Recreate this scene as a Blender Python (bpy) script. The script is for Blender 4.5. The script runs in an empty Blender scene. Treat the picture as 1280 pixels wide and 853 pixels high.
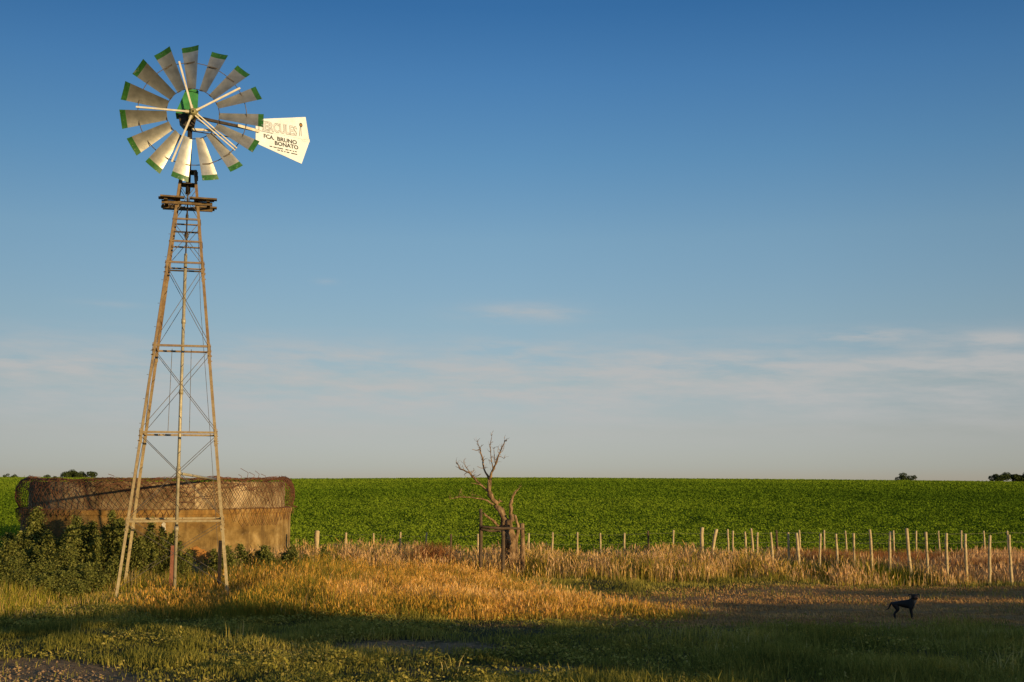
import bpy, bmesh, math, random
import numpy as np
from mathutils import Vector, Matrix, Euler

random.seed(7)
rng = np.random.default_rng(11)
C = bpy.context.scene.collection
R = math.radians

# ------------------------------------------------------------------ camera
F = 1470.0                      # focal length in pixels of a 1280 wide frame
EYE = 2.3
PITCH = math.atan((605 - 426.5) / F)
cp, sp = math.cos(PITCH), math.sin(PITCH)
CAM = Vector((0, 0, EYE))


def ray(px, py):
    u = (px - 640) / F
    v = (426.5 - py) / F
    return Vector((u, cp - v * sp, sp + v * cp))


def at_y(px, py, Y):
    r = ray(px, py)
    return CAM + r * (Y / r.y)


def at_z(px, py, z=0.0):
    r = ray(px, py)
    return CAM + r * ((z - EYE) / r.z)


def x_at(px, Y, z=0.0):
    """world x of the thing that shows at column px, standing at depth Y, height z"""
    c = Y * cp + (z - EYE) * sp
    return (px - 640) / F * c


# ------------------------------------------------------------------ noise
def _hash(ix, iy, seed):
    n = (ix.astype(np.int64) * 374761393 + iy.astype(np.int64) * 668265263 + seed * 974711) & 0x7FFFFFFF
    n = ((n ^ (n >> 13)) * 1274126177) & 0x7FFFFFFF
    return ((n ^ (n >> 16)) & 0xFFFF) / 65535.0


def vnoise(x, y, seed=0):
    x = np.asarray(x, float)
    y = np.asarray(y, float)
    ix, iy = np.floor(x), np.floor(y)
    fx, fy = x - ix, y - iy
    fx = fx * fx * (3 - 2 * fx)
    fy = fy * fy * (3 - 2 * fy)
    a = _hash(ix, iy, seed)
    b = _hash(ix + 1, iy, seed)
    c = _hash(ix, iy + 1, seed)
    d = _hash(ix + 1, iy + 1, seed)
    return (a * (1 - fx) + b * fx) * (1 - fy) + (c * (1 - fx) + d * fx) * fy


def fbm(x, y, seed=0, oct=3):
    s, a, t = 0.0, 0.5, 0.0
    for k in range(oct):
        s = s + a * vnoise(np.asarray(x) * 2 ** k, np.asarray(y) * 2 ** k, seed + k)
        t += a
        a *= 0.5
    return s / t


def sstep(a, b, x):
    t = np.clip((x - a) / (b - a), 0, 1)
    return t * t * (3 - 2 * t)


# ------------------------------------------------------------------ terrain
CREST = 250.0


def terrain(x, y):
    x = np.asarray(x, float)
    y = np.asarray(y, float)
    near = (fbm(x * 0.5, y * 0.5, 3) - 0.5) * 0.14 + (fbm(x * 1.7, y * 1.7, 5) - 0.5) * 0.05
    near = near * sstep(60, 34, y)
    s = np.clip((y - 33) / (CREST - 33), 0, 1)
    top = 2.95 - 0.62 * sstep(20, 110, x) + 0.2 * sstep(-60, -110, x) + 0.7 * (fbm(x * 0.014 + 3, 0 * x, 9) - 0.5)
    hill = top * (1.5 * s - 0.5 * s ** 3)
    over = np.clip(y - CREST, 0, None)
    fall = np.minimum(0.00025 * over ** 2, 14.0)
    fall = fall * sstep(0, 60, over)
    return near + hill - fall


def tz(x, y):
    return float(terrain(np.array([x]), np.array([y]))[0])


# ------------------------------------------------------------------ object helpers
def tag(o, label=None, cat=None, group=None, kind=None):
    if label:
        o['label'] = label
    if cat:
        o['category'] = cat
    if group:
        o['group'] = group
    if kind:
        o['kind'] = kind
    return o


def empty(name, loc=(0, 0, 0), rotz=0.0):
    o = bpy.data.objects.new(name, None)
    C.objects.link(o)
    o.location = loc
    o.rotation_euler = (0, 0, rotz)
    o.empty_display_size = 0.2
    return o


class MB:
    """collects shapes into one mesh"""

    def __init__(self):
        self.v, self.f, self.m, self.uv = [], [], [], {}

    def add(self, vs, fs, mi=0):
        n = len(self.v)
        self.v += [tuple(p) for p in vs]
        for f in fs:
            self.f.append(tuple(i + n for i in f))
            self.m.append(mi)

    def box(self, c, sx, sy, sz, rot=None, mi=0):
        c = Vector(c)
        vs = []
        for x in (-.5, .5):
            for y in (-.5, .5):
                for z in (-.5, .5):
                    p = Vector((x * sx, y * sy, z * sz))
                    if rot is not None:
                        p = rot @ p
                    vs.append(c + p)
        self.add(vs, [(0, 1, 3, 2), (4, 6, 7, 5), (0, 4, 5, 1), (2, 3, 7, 6), (0, 2, 6, 4), (1, 5, 7, 3)], mi)

    def beam(self, a, b, w, h, up=Vector((0, 0, 1)), mi=0):
        a, b = Vector(a), Vector(b)
        d = (b - a)
        L = d.length
        x = d.normalized()
        y = up.cross(x)
        if y.length < 1e-4:
            y = Vector((1, 0, 0)).cross(x)
        y.normalize()
        z = x.cross(y)
        rot = Matrix((x, y, z)).transposed()
        self.box((a + b) / 2, L, w, h, rot, mi)

    def prism(self, a, b, prof, right, mi=0):
        """extrude profile [(p,q)] from a to b; p along right, q along cross"""
        a, b = Vector(a), Vector(b)
        d = (b - a).normalized()
        r = (right - d * right.dot(d)).normalized()
        q = d.cross(r)
        n = len(prof)
        vs = [a + r * p + q * s for p, s in prof] + [b + r * p + q * s for p, s in prof]
        fs = [(i, (i + 1) % n, n + (i + 1) % n, n + i) for i in range(n)]
        fs += [tuple(range(n - 1, -1, -1)), tuple(range(n, 2 * n))]
        self.add(vs, fs, mi)

    def tube(self, pts, rad, n=6, mi=0, closed=False, jitter=0.0):
        pts = [Vector(p) for p in pts]
        if not hasattr(rad, '__len__'):
            rad = [rad] * len(pts)
        k = len(pts)
        rings = []
        prev = None
        for i, p in enumerate(pts):
            if closed:
                d = pts[(i + 1) % k] - pts[i - 1]
            else:
                d = pts[min(i + 1, k - 1)] - pts[max(i - 1, 0)]
            d = d.normalized() if d.length > 1e-9 else Vector((0, 0, 1))
            if prev is None:
                r = d.orthogonal().normalized()
            else:
                r = prev - d * prev.dot(d)
                r = r.normalized() if r.length > 1e-6 else d.orthogonal().normalized()
            prev = r
            q = d.cross(r)
            ring = []
            for j in range(n):
                t = 2 * math.pi * j / n
                rr = rad[i] * (1 + jitter * (random.random() - .5))
                ring.append(p + r * (math.cos(t) * rr) + q * (math.sin(t) * rr))
            rings.append(ring)
        vs = [p for ring in rings for p in ring]
        fs = []
        m = k if closed else k - 1
        for i in range(m):
            i2 = (i + 1) % k
            for j in range(n):
                j2 = (j + 1) % n
                fs.append((i * n + j, i * n + j2, i2 * n + j2, i2 * n + j))
        if not closed:
            fs.append(tuple(range(n - 1, -1, -1)))
            fs.append(tuple((k - 1) * n + j for j in range(n)))
        self.add(vs, fs, mi)

    def lathe(self, prof, n=32, center=(0, 0, 0), mi=0):
        cx, cy, cz = center
        k = len(prof)
        vs = []
        for (r, z) in prof:
            for j in range(n):
                t = 2 * math.pi * j / n
                vs.append((cx + r * math.cos(t), cy + r * math.sin(t), cz + z))
        fs = []
        for i in range(k - 1):
            for j in range(n):
                j2 = (j + 1) % n
                fs.append((i * n + j, i * n + j2, (i + 1) * n + j2, (i + 1) * n + j))
        self.add(vs, fs, mi)

    def build(self, name, mats, parent=None, smooth=False):
        me = bpy.data.meshes.new(name)
        me.from_pydata(self.v, [], self.f)
        if not isinstance(mats, (list, tuple)):
            mats = [mats]
        for m in mats:
            me.materials.append(m)
        if len(mats) > 1:
            me.polygons.foreach_set('material_index', self.m)
        if smooth:
            me.polygons.foreach_set('use_smooth', [True] * len(me.polygons))
        me.update()
        o = bpy.data.objects.new(name, me)
        C.objects.link(o)
        if parent:
            o.parent = parent
        return o


def np_mesh(name, verts, faces_list, mat, attrs=None, parent=None):
    """verts (N,3); faces_list: list of (M,k) int arrays; attrs: dict name -> (N,) float"""
    me = bpy.data.meshes.new(name)
    nv = len(verts)
    me.vertices.add(nv)
    me.vertices.foreach_set('co', np.ascontiguousarray(verts, dtype=np.float32).ravel())
    loops = np.concatenate([f.ravel() for f in faces_list]).astype(np.int32)
    sizes = np.concatenate([np.full(len(f), f.shape[1], dtype=np.int32) for f in faces_list])
    starts = np.concatenate([[0], np.cumsum(sizes)[:-1]]).astype(np.int32)
    me.loops.add(len(loops))
    me.loops.foreach_set('vertex_index', loops)
    me.polygons.add(len(sizes))
    me.polygons.foreach_set('loop_start', starts)
    try:
        me.polygons.foreach_set('loop_total', sizes)
    except Exception:
        pass
    for k, a in (attrs or {}).items():
        at = me.attributes.new(k, 'FLOAT', 'POINT')
        at.data.foreach_set('value', np.ascontiguousarray(a, dtype=np.float32))
    me.update(calc_edges=True)
    me.validate()
    if mat:
        me.materials.append(mat)
    o = bpy.data.objects.new(name, me)
    C.objects.link(o)
    if parent:
        o.parent = parent
    return o


# ------------------------------------------------------------------ materials
class NT:
    def __init__(self, name):
        self.mat = bpy.data.materials.new(name)
        self.mat.use_nodes = True
        self.t = self.mat.node_tree
        self.t.nodes.clear()
        self.out = self.n('ShaderNodeOutputMaterial')

    def n(self, typ, **kw):
        nd = self.t.nodes.new(typ)
        for k, v in kw.items():
            if k.startswith('i_'):
                nd.inputs[k[2:].replace('_', ' ')].default_value = v
            else:
                setattr(nd, k, v)
        return nd

    def l(self, a, b):
        self.t.links.new(a, b)

    def noise(self, vec, scale, detail=4, rough=.6):
        nd = self.n('ShaderNodeTexNoise')
        nd.inputs['Scale'].default_value = scale
        nd.inputs['Detail'].default_value = detail
        nd.inputs['Roughness'].default_value = rough
        if vec is not None:
            self.l(vec, nd.inputs['Vector'])
        return nd.outputs['Fac']

    def ramp(self, fac, stops):
        nd = self.n('ShaderNodeValToRGB')
        els = nd.color_ramp.elements
        while len(els) < len(stops):
            els.new(0.5)
        for e, (p, c) in zip(els, stops):
            e.position = p
            e.color = (*c, 1) if len(c) == 3 else c
        self.l(fac, nd.inputs['Fac'])
        return nd.outputs['Color']

    def mix(self, fac, a, b):
        nd = self.n('ShaderNodeMix', data_type='RGBA')
        for s, v in ((nd.inputs['Factor'], fac), (nd.inputs['A'] if False else nd.inputs[6], a), (nd.inputs[7], b)):
            if isinstance(v, (int, float)):
                s.default_value = v
            elif isinstance(v, tuple):
                s.default_value = (*v, 1)
            else:
                self.l(v, s)
        return nd.outputs[2]

    def math(self, op, a, b=None, clamp=False):
        nd = self.n('ShaderNodeMath', operation=op, use_clamp=clamp)
        for s, v in zip(nd.inputs, (a, b)):
            if v is None:
                continue
            if isinstance(v, (int, float)):
                s.default_value = v
            else:
                self.l(v, s)
        return nd.outputs[0]

    def maprange(self, v, a, b, c=0., d=1.):
        nd = self.n('ShaderNodeMapRange')
        self.l(v, nd.inputs['Value'])
        for k, x in zip(('From Min', 'From Max', 'To Min', 'To Max'), (a, b, c, d)):
            nd.inputs[k].default_value = x
        return nd.outputs['Result']

    def principled(self, col, rough=.7, metal=0., bump=None, bump_d=.01, spec=.3):
        p = self.n('ShaderNodeBsdfPrincipled')
        for key, v in (('Base Color', col), ('Roughness', rough), ('Metallic', metal)):
            if isinstance(v, tuple):
                p.inputs[key].default_value = (*v, 1)
            elif isinstance(v, (int, float)):
                p.inputs[key].default_value = v
            else:
                self.l(v, p.inputs[key])
        p.inputs['Specular IOR Level'].default_value = spec
        if bump is not None:
            b = self.n('ShaderNodeBump')
            b.inputs['Distance'].default_value = bump_d
            b.inputs['Strength'].default_value = 1
            self.l(bump, b.inputs['Height'])
            self.l(b.outputs['Normal'], p.inputs['Normal'])
        self.l(p.outputs[0], self.out.inputs['Surface'])
        return self.mat


def obj_coord(n):
    return n.n('ShaderNodeTexCoord').outputs['Object']


def leaf_mat(name, stops, transl=.25, tr_tint=(1.1, 1.05, .6)):
    n = NT(name)
    at = n.n('ShaderNodeAttribute', attribute_name='tint')
    col = n.ramp(at.outputs['Fac'], stops)
    d = n.n('ShaderNodeBsdfDiffuse')
    n.l(col, d.inputs['Color'])
    t = n.n('ShaderNodeBsdfTranslucent')
    n.l(col, t.inputs['Color'])
    m = n.n('ShaderNodeMixShader')
    m.inputs[0].default_value = transl
    n.l(d.outputs[0], m.inputs[1])
    n.l(t.outputs[0], m.inputs[2])
    n.l(m.outputs[0], n.out.inputs['Surface'])
    return n.mat


def mottled(name, c1, c2, scale=6, rough=.75, metal=0., bump=.004, c3=None):
    n = NT(name)
    v = obj_coord(n)
    f = n.noise(v, scale, 6, .65)
    stops = [(.32, c1), (.68, c2)] if c3 is None else [(.28, c1), (.5, c2), (.72, c3)]
    col = n.ramp(f, stops)
    return n.principled(col, rough, metal, bump=n.noise(v, scale * 6, 3), bump_d=bump)


M = {}
# tower steel: thin galvanising below, rust taking over towards the top
n = NT('tower_steel')
v = obj_coord(n)
sep = n.n('ShaderNodeSeparateXYZ')
n.l(v, sep.inputs[0])
f = n.noise(v, 3.0, 6, .7)
zf = n.maprange(sep.outputs['Z'], .5, 5.5)
mask = n.math('ADD', n.math('MULTIPLY', zf, .75), n.math('MULTIPLY', n.math('SUBTRACT', f, .5), 1.3), clamp=True)
zinc = n.ramp(n.noise(v, 14, 4), [(.3, (.25, .19, .095)), (.7, (.42, .34, .19))])
rust = n.ramp(n.noise(v, 9, 5), [(.3, (.085, .042, .017)), (.7, (.22, .12, .045))])
M['steel'] = n.principled(n.mix(mask, zinc, rust), .6, .15, bump=f, bump_d=.003)
M['rod'] = mottled('rod_steel', (.07, .065, .06), (.15, .12, .09), 8, .6, .3)
M['iron_dark'] = mottled('dark_iron', (.025, .022, .02), (.08, .055, .035), 10, .6, .3)
M['rust'] = mottled('rusty_iron', (.14, .05, .03), (.26, .10, .055), 12, .8)
M['pipe'] = mottled('pipe_zinc', (.26, .22, .13), (.44, .38, .26), 8, .5, .2)
M['cream'] = mottled('cream_paint', (.48, .42, .30), (.66, .60, .47), 7, .5, .0, .001)
M['vane'] = mottled('vane_paint', (.60, .63, .64), (.74, .78, .80), 4, .5, .0, .004)
M['green_paint'] = mottled('green_paint', (.02, .13, .03), (.045, .23, .055), 6, .4, .0, .002)
M['hub'] = mottled('hub_iron', (.10, .10, .03), (.34, .29, .13), 16, .6, .2)
M['ink'] = mottled('sign_ink', (.02, .02, .018), (.05, .045, .04), 20, .6, 0, .0)
M['ink_grey'] = mottled('faded_ink', (.23, .23, .225), (.36, .355, .345), 14, .6, 0, .0)
M['ink_orange'] = mottled('orange_ink', (.30, .14, .02), (.42, .2, .04), 14, .6, 0, .0)
M['plank'] = mottled('weathered_plank', (.06, .04, .02), (.20, .13, .06), 7, .85)
# wheel sails: zinc sheet with green painted tips that have chipped
n = NT('sail_sheet')
uv = n.n('ShaderNodeUVMap')
uv.uv_map = 'UVMap'
sep = n.n('ShaderNodeSeparateXYZ')
n.l(uv.outputs[0], sep.inputs[0])
v = obj_coord(n)
oi = n.n('ShaderNodeObjectInfo')
add = n.n('ShaderNodeVectorMath', operation='ADD')
n.l(v, add.inputs[0])
cmb = n.n('ShaderNodeCombineXYZ')
n.l(n.math('MULTIPLY', oi.outputs['Random'], 40), cmb.inputs[0])
n.l(cmb.outputs[0], add.inputs[1])
f1 = n.noise(add.outputs[0], 5, 5, .6)
zinc = n.ramp(f1, [(.3, (.33, .32, .28)), (.55, (.46, .44, .38)), (.75, (.56, .54, .48))])
streak = n.noise(add.outputs[0], 16, 4, .7)
zinc = n.mix(n.maprange(streak, .62, .78, 0, .45), zinc, (.26, .22, .15))
tip = n.maprange(sep.outputs[0], .872, .882)
chip = n.maprange(n.noise(add.outputs[0], 9, 4, .7), .60, .63)
edge = n.maprange(sep.outputs[0], .92, .99)
chip = n.math('MULTIPLY', chip, edge, clamp=True)
tipm = n.math('MULTIPLY', tip, n.math('SUBTRACT', 1.0, chip), clamp=True)
col = n.mix(tipm, zinc, n.ramp(streak, [(.35, (.016, .07, .014)), (.65, (.034, .125, .024))]))
M['sail'] = n.principled(col, .42, n.math('MULTIPLY', n.math('SUBTRACT', 1.0, tipm), .78), bump=f1, bump_d=.004)


# concrete tank
def tank_mat(name, zbrick):
    n = NT(name)
    v = obj_coord(n)
    sep = n.n('ShaderNodeSeparateXYZ')
    n.l(v, sep.inputs[0])
    f = n.noise(v, 1.3, 7, .65)
    g = n.noise(v, 7, 6, .7)
    mp = n.n('ShaderNodeMapping')
    mp.inputs['Scale'].default_value = (6, 6, .6)
    n.l(v, mp.inputs[0])
    streak = n.noise(mp.outputs[0], 1, 4, .6)
    if zbrick:
        base = n.ramp(f, [(.34, (.07, .04, .012)), (.5, (.20, .125, .04)), (.66, (.37, .255, .105))])
        # ochre lichen under the ledge
        li = n.math('MULTIPLY', n.maprange(sep.outputs[2], 1.1, 1.6), n.maprange(g, .35, .6), clamp=True)
        base = n.mix(n.math('MULTIPLY', li, .7), base, (.30, .145, .03))
        # bare render low down
        lo = n.math('MULTIPLY', n.maprange(sep.outputs[2], .75, .45), n.maprange(f, .4, .6), clamp=True)
        base = n.mix(n.math('MULTIPLY', lo, .7), base, (.42, .33, .2))
    else:
        base = n.ramp(f, [(.34, (.08, .05, .022)), (.5, (.23, .16, .08)), (.66, (.42, .31, .175))])
    base = n.mix(n.maprange(streak, .50, .70, 0, .7), base, (.07, .04, .016))
    base = n.mix(n.maprange(g, .62, .8, 0, .5), base, (.44, .35, .22))
    return n.principled(base, .9, 0, bump=g, bump_d=.03, spec=.15)


M['tank_ring'] = tank_mat('tank_ring_concrete', False)
M['tank_base'] = tank_mat('tank_base_concrete', True)
M['tank_inside'] = mottled('tank_inside', (.06, .05, .04), (.12, .1, .07), 3, .9)
M['brick'] = mottled('bare_brick', (.16, .07, .02), (.40, .18, .035), 7, .9, 0, .01)
M['white_stain'] = mottled('white_stain', (.36, .31, .22), (.60, .55, .45), 15, .8)
M['tank_pale'] = mottled('pale_mortar', (.26, .18, .09), (.42, .32, .18), 8, .9)
M['net'] = mottled('rusty_wire', (.075, .03, .015), (.16, .065, .03), 6, .85)

# wood
M['post'] = mottled('bleached_post', (.26, .18, .085), (.44, .33, .17), 11, .9, 0, .006, (.54, .43, .25))
M['post_dark'] = mottled('dark_post', (.045, .03, .018), (.13, .085, .045), 11, .9, 0, .006)
n = NT('dead_bark')
v = obj_coord(n)
mp = n.n('ShaderNodeMapping')
mp.inputs['Scale'].default_value = (16, 16, 4)
n.l(v, mp.inputs[0])
crack = n.noise(mp.outputs[0], 1, 6, .7)
patchy = n.noise(v, 3.5, 5, .65)
col = n.ramp(crack, [(.36, (.04, .024, .012)), (.5, (.24, .145, .07)), (.68, (.46, .31, .17))])
col = n.mix(n.maprange(patchy, .5, .62, 0, .7), col, (.11, .075, .045))
M['deadwood'] = n.principled(col, .92, 0, bump=crack, bump_d=.05, spec=.1)
M['bark'] = mottled('bark', (.05, .035, .02), (.12, .085, .05), 8, .9, 0, .01)
M['wire'] = mottled('fence_wire', (.10, .09, .075), (.22, .19, .15), 9, .5, .4)

# plants
M['dry'] = leaf_mat('dry_grass', [(0, (.26, .23, .035)), (.2, (.60, .36, .06)), (.6, (.84, .46, .11)), (1, (.92, .62, .25))], .4)
M['verge'] = leaf_mat('verge_grass', [(0, (.09, .13, .016)), (.35, (.32, .29, .035)), (.55, (.62, .40, .09)), (1, (.82, .55, .28))], .38)
M['lawn'] = leaf_mat('lawn_grass', [(0, (.12, .125, .026)), (.5, (.32, .28, .052)), (.85, (.54, .42, .10)), (1, (.66, .5, .2))], .3)
M['redgrass'] = leaf_mat('red_grass', [(0, (.16, .075, .025)), (.5, (.34, .13, .045)), (1, (.50, .26, .10))], .3)
M['straw'] = leaf_mat('mown_straw', [(0, (.22, .12, .055)), (.5, (.56, .30, .11)), (1, (.82, .49, .19))], .15)
M['crop'] = leaf_mat('crop_leaf', [(0, (.068, .118, .009)), (.5, (.126, .192, .012)), (1, (.20, .262, .02))], .3)
M['shrub'] = leaf_mat('shrub_leaf', [(0, (.05, .07, .015)), (.5, (.14, .15, .035)), (1, (.30, .28, .08))], .25)
M['shrub_green'] = leaf_mat('green_leaf', [(0, (.05, .08, .015)), (.6, (.13, .16, .03)), (1, (.25, .25, .06))], .25)
M['tree_leaf'] = leaf_mat('tree_leaf', [(0, (.03, .045, .015)), (.5, (.06, .08, .025)), (1, (.11, .12, .04))], .2)
M['stem'] = mottled('plant_stem', (.10, .09, .03), (.20, .16, .06), 20, .9)

# ------------------------------------------------------------------ ground sheet
def axis(lo, hi, dense_lo, dense_hi, step, grow=1.13):
    a = list(np.arange(dense_lo, dense_hi + 1e-6, step))
    s = step
    while a[-1] < hi:
        s *= grow
        a.append(a[-1] + s)
    s = step
    while a[0] > lo:
        s *= grow
        a.insert(0, a[0] - s)
    return np.array(a)


def in_poly(x, y, poly):
    inside = np.zeros(len(x), bool)
    k = len(poly)
    for i in range(k):
        x1, y1 = poly[i]
        x2, y2 = poly[(i + 1) % k]
        c = ((y1 > y) != (y2 > y)) & (x < (x2 - x1) * (y - y1) / (y2 - y1 + 1e-12) + x1)
        inside ^= c
    return inside


def dist_seg(x, y, a, b):
    ax, ay = a
    bx, by = b
    dx, dy = bx - ax, by - ay
    t = np.clip(((x - ax) * dx + (y - ay) * dy) / (dx * dx + dy * dy), 0, 1)
    return np.hypot(x - ax - t * dx, y - ay - t * dy)


def poly_of(pix):
    return [tuple(at_z(px, py).xy) for px, py in pix]


def soft_poly(x, y, poly, w):
    """1 inside, fading to 0 over width w either side of the outline"""
    ins = in_poly(x, y, poly)
    d = np.full(len(x), 1e9)
    for i in range(len(poly)):
        d = np.minimum(d, dist_seg(x, y, poly[i], poly[(i + 1) % len(poly)]))
    sd = np.where(ins, d, -d)
    return np.clip(sd / w * .5 + .5, 0, 1)


TRACK = poly_of([(690, 757), (760, 744), (900, 737), (1060, 731), (1300, 736), (1500, 745), (1500, 800), (1290, 792),
                 (1050, 783), (880, 785), (760, 778), (640, 782)])
BARE = [poly_of([(-120, 834), (40, 823), (150, 832), (190, 853), (150, 900), (-160, 900)]),
        poly_of([(420, 806), (500, 799), (600, 803), (640, 811), (560, 815), (450, 814)]),
        poly_of([(560, 834), (640, 829), (720, 833), (650, 839)]),
        poly_of([(255, 800), (290, 797), (310, 801), (280, 805)])]
WHEEL_RUTS = [(at_z(690, 748).xy, at_z(1400, 752).xy), (at_z(640, 772).xy, at_z(1400, 776).xy)]


def bare_mask(x, y):
    b = np.zeros(len(x))
    for p in BARE:
        b = np.maximum(b, soft_poly(x, y, p, .5))
    return b


def track_mask(x, y):
    return soft_poly(x, y, TRACK, 1.4)


def field_edge(x):
    return 33.2 + .07 * (x - 5) * (x > 5) * 0 + 0 * x


xs = axis(-3500, 3500, -19, 19, .22)
ys = axis(-700, 5500, 11, 36, .22, 1.10)
X, Y = np.meshgrid(xs, ys)
xf, yf = X.ravel(), Y.ravel()
zf = terrain(xf, yf)
nearsel = (np.abs(xf) < 60) & (yf > 5) & (yf < 45)
trk = np.zeros(len(xf))
bar = np.zeros(len(xf))
trk[nearsel] = track_mask(xf[nearsel], yf[nearsel])
bar[nearsel] = bare_mask(xf[nearsel], yf[nearsel])
zf = zf - .04 * bar
nx, ny = len(xs), len(ys)
idx = np.arange(nx * ny).reshape(ny, nx)
quads = np.stack([idx[:-1, :-1], idx[:-1, 1:], idx[1:, 1:], idx[1:, :-1]], -1).reshape(-1, 4)
n = NT('ground_soil')
geo = n.n('ShaderNodeNewGeometry')
pos = geo.outputs['Position']
a1 = n.n('ShaderNodeAttribute', attribute_name='track').outputs['Fac']
a2 = n.n('ShaderNodeAttribute', attribute_name='bare').outputs['Fac']
sep = n.n('ShaderNodeSeparateXYZ')
n.l(pos, sep.inputs[0])
f1 = n.noise(pos, .9, 6, .65)
f2 = n.noise(pos, 9, 5, .7)
f3 = n.noise(pos, 45, 3, .7)
turf = n.ramp(f1, [(.3, (.045, .05, .016)), (.5, (.08, .075, .028)), (.7, (.15, .115, .05))])
mown = n.ramp(f2, [(.3, (.24, .125, .05)), (.5, (.48, .26, .10)), (.7, (.62, .36, .15))])
dirt = n.ramp(n.math('ADD', n.math('MULTIPLY', f2, .6), n.math('MULTIPLY', f3, .4)),
              [(.32, (.17, .11, .06)), (.5, (.32, .21, .115)), (.66, (.48, .33, .19))])
jit = n.math('MULTIPLY', n.math('SUBTRACT', f2, .5), 1.2)
tm = n.maprange(n.math('ADD', a1, jit), .35, .65)
bm_ = n.maprange(n.math('ADD', a2, jit), .35, .6)
col = n.mix(tm, turf, mown)
col = n.mix(bm_, col, dirt)
fieldc = n.ramp(n.noise(pos, .05, 4), [(.3, (.035, .07, .008)), (.7, (.06, .10, .012))])
fm = n.maprange(sep.outputs[1], 33.0, 34.2)
col = n.mix(fm, col, fieldc)
gm = n.principled(col, .95, 0, bump=n.math('ADD', f2, n.math('MULTIPLY', f3, .35)), bump_d=.16, spec=.1)
ground = np_mesh('ground', np.stack([xf, yf, zf], -1), [quads], gm, {'track': trk, 'bare': bar})
ground.data.polygons.foreach_set('use_smooth', [True] * len(ground.data.polygons))
tag(ground, 'uneven farmland ground of turf and brown soil rising to the low green crest', kind='structure')


# ------------------------------------------------------------------ grass builders
def blades(x, y, h, w, tint, lean=.35, z0=None, tilt_dir=None):
    """one bent blade per point: quad + quad + tip triangle"""
    k = len(x)
    z = terrain(x, y) if z0 is None else z0
    face = rng.uniform(0, 2 * np.pi, k)
    ld = rng.uniform(0, 2 * np.pi, k) if tilt_dir is None else tilt_dir + rng.normal(0, .9, k)
    le = np.abs(rng.normal(0, lean, k)) * h
    wx, wy = np.cos(face) * w * .5, np.sin(face) * w * .5
    lx, ly = np.cos(ld) * le, np.sin(ld) * le
    V = np.empty((k, 5, 3))
    zb = z - .02
    V[:, 0] = np.stack([x - wx, y - wy, zb], -1)
    V[:, 1] = np.stack([x + wx, y + wy, zb], -1)
    V[:, 2] = np.stack([x - wx * .75 + lx * .35, y - wy * .75 + ly * .35, z + h * .55], -1)
    V[:, 3] = np.stack([x + wx * .75 + lx * .35, y + wy * .75 + ly * .35, z + h * .55], -1)
    V[:, 4] = np.stack([x + lx, y + ly, z + h * np.sqrt(np.clip(1 - (le / h) ** 2 * .5, .2, 1))], -1)
    b = np.arange(k)[:, None] * 5
    q = b + np.array([[0, 1, 3, 2]])
    t = b + np.array([[2, 3, 4]])
    T = np.repeat(tint, 5).reshape(k, 5)
    return V.reshape(-1, 3), q, t, T.ravel()


def heads(x, y, z, L, w, tint, lean=.5):
    """seed heads: crossed slim diamonds"""
    k = len(x)
    out_v, out_q, out_t = [], [], []
    ld = rng.uniform(0, 2 * np.pi, k)
    le = np.abs(rng.normal(0, lean, k)) * L
    for s in range(2):
        face = rng.uniform(0, 2 * np.pi, k)
        wx, wy = np.cos(face) * w * .5, np.sin(face) * w * .5
        lx, ly = np.cos(ld) * le, np.sin(ld) * le
        V = np.empty((k, 4, 3))
        V[:, 0] = np.stack([x, y, z], -1)
        V[:, 1] = np.stack([x + wx + lx * .4, y + wy + ly * .4, z + L * .4], -1)
        V[:, 2] = np.stack([x + lx, y + ly, z + L], -1)
        V[:, 3] = np.stack([x - wx + lx * .4, y - wy + ly * .4, z + L * .4], -1)
        out_v.append(V.reshape(-1, 3))
        out_q.append(np.arange(k)[:, None] * 4 + np.array([[0, 1, 2, 3]]) + s * k * 4)
        out_t.append(np.repeat(tint, 4))
    return np.concatenate(out_v), np.concatenate(out_q), np.concatenate(out_t)


def leaves(c, size, up_bias, tint, aspect=.6, normal=None):
    """diamond leaves round points c (k,3)"""
    k = len(c)
    nrm = rng.normal(0, 1, (k, 3))
    nrm[:, 2] = np.abs(nrm[:, 2]) + up_bias
    if normal is not None:
        nrm = nrm + normal
    nrm /= np.linalg.norm(nrm, axis=1)[:, None]
    a = np.cross(nrm, rng.normal(0, 1, (k, 3)))
    a /= np.linalg.norm(a, axis=1)[:, None] + 1e-9
    b = np.cross(nrm, a)
    s = size[:, None]
    V = np.stack([c - a * s * .5, c + b * s * aspect * .5 + nrm * s * .08, c + a * s * .5, c - b * s * aspect * .5 + nrm * s * .08], 1)
    q = np.arange(k)[:, None] * 4 + np.array([[0, 1, 2, 3]])
    return V.reshape(-1, 3), q, np.repeat(tint, 4)


class Stuff:
    def __init__(self):
        self.v, self.f, self.t, self.n = [], {}, [], 0

    def add(self, v, faces, t):
        for f in faces:
            self.f.setdefault(f.shape[1], []).append(f + self.n)
        self.v.append(v)
        self.t.append(t)
        self.n += len(v)

    def build(self, name, mat, parent=None):
        fl = [np.concatenate(self.f[k]) for k in sorted(self.f)]
        return np_mesh(name, np.concatenate(self.v), fl, mat, {'tint': np.concatenate(self.t)}, parent)


def scatter(x0, x1, y0, y1, count):
    return rng.uniform(x0, x1, count), rng.uniform(y0, y1, count)


TANK_C = Vector((-.2842 * 34, .9588 * 34, 0))
TANK_R = 3.36
TANK_RB = 3.53


def clear_of_tank(x, y, m=.05):
    return np.hypot(x - TANK_C.x, y - TANK_C.y) > TANK_RB + m


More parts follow.
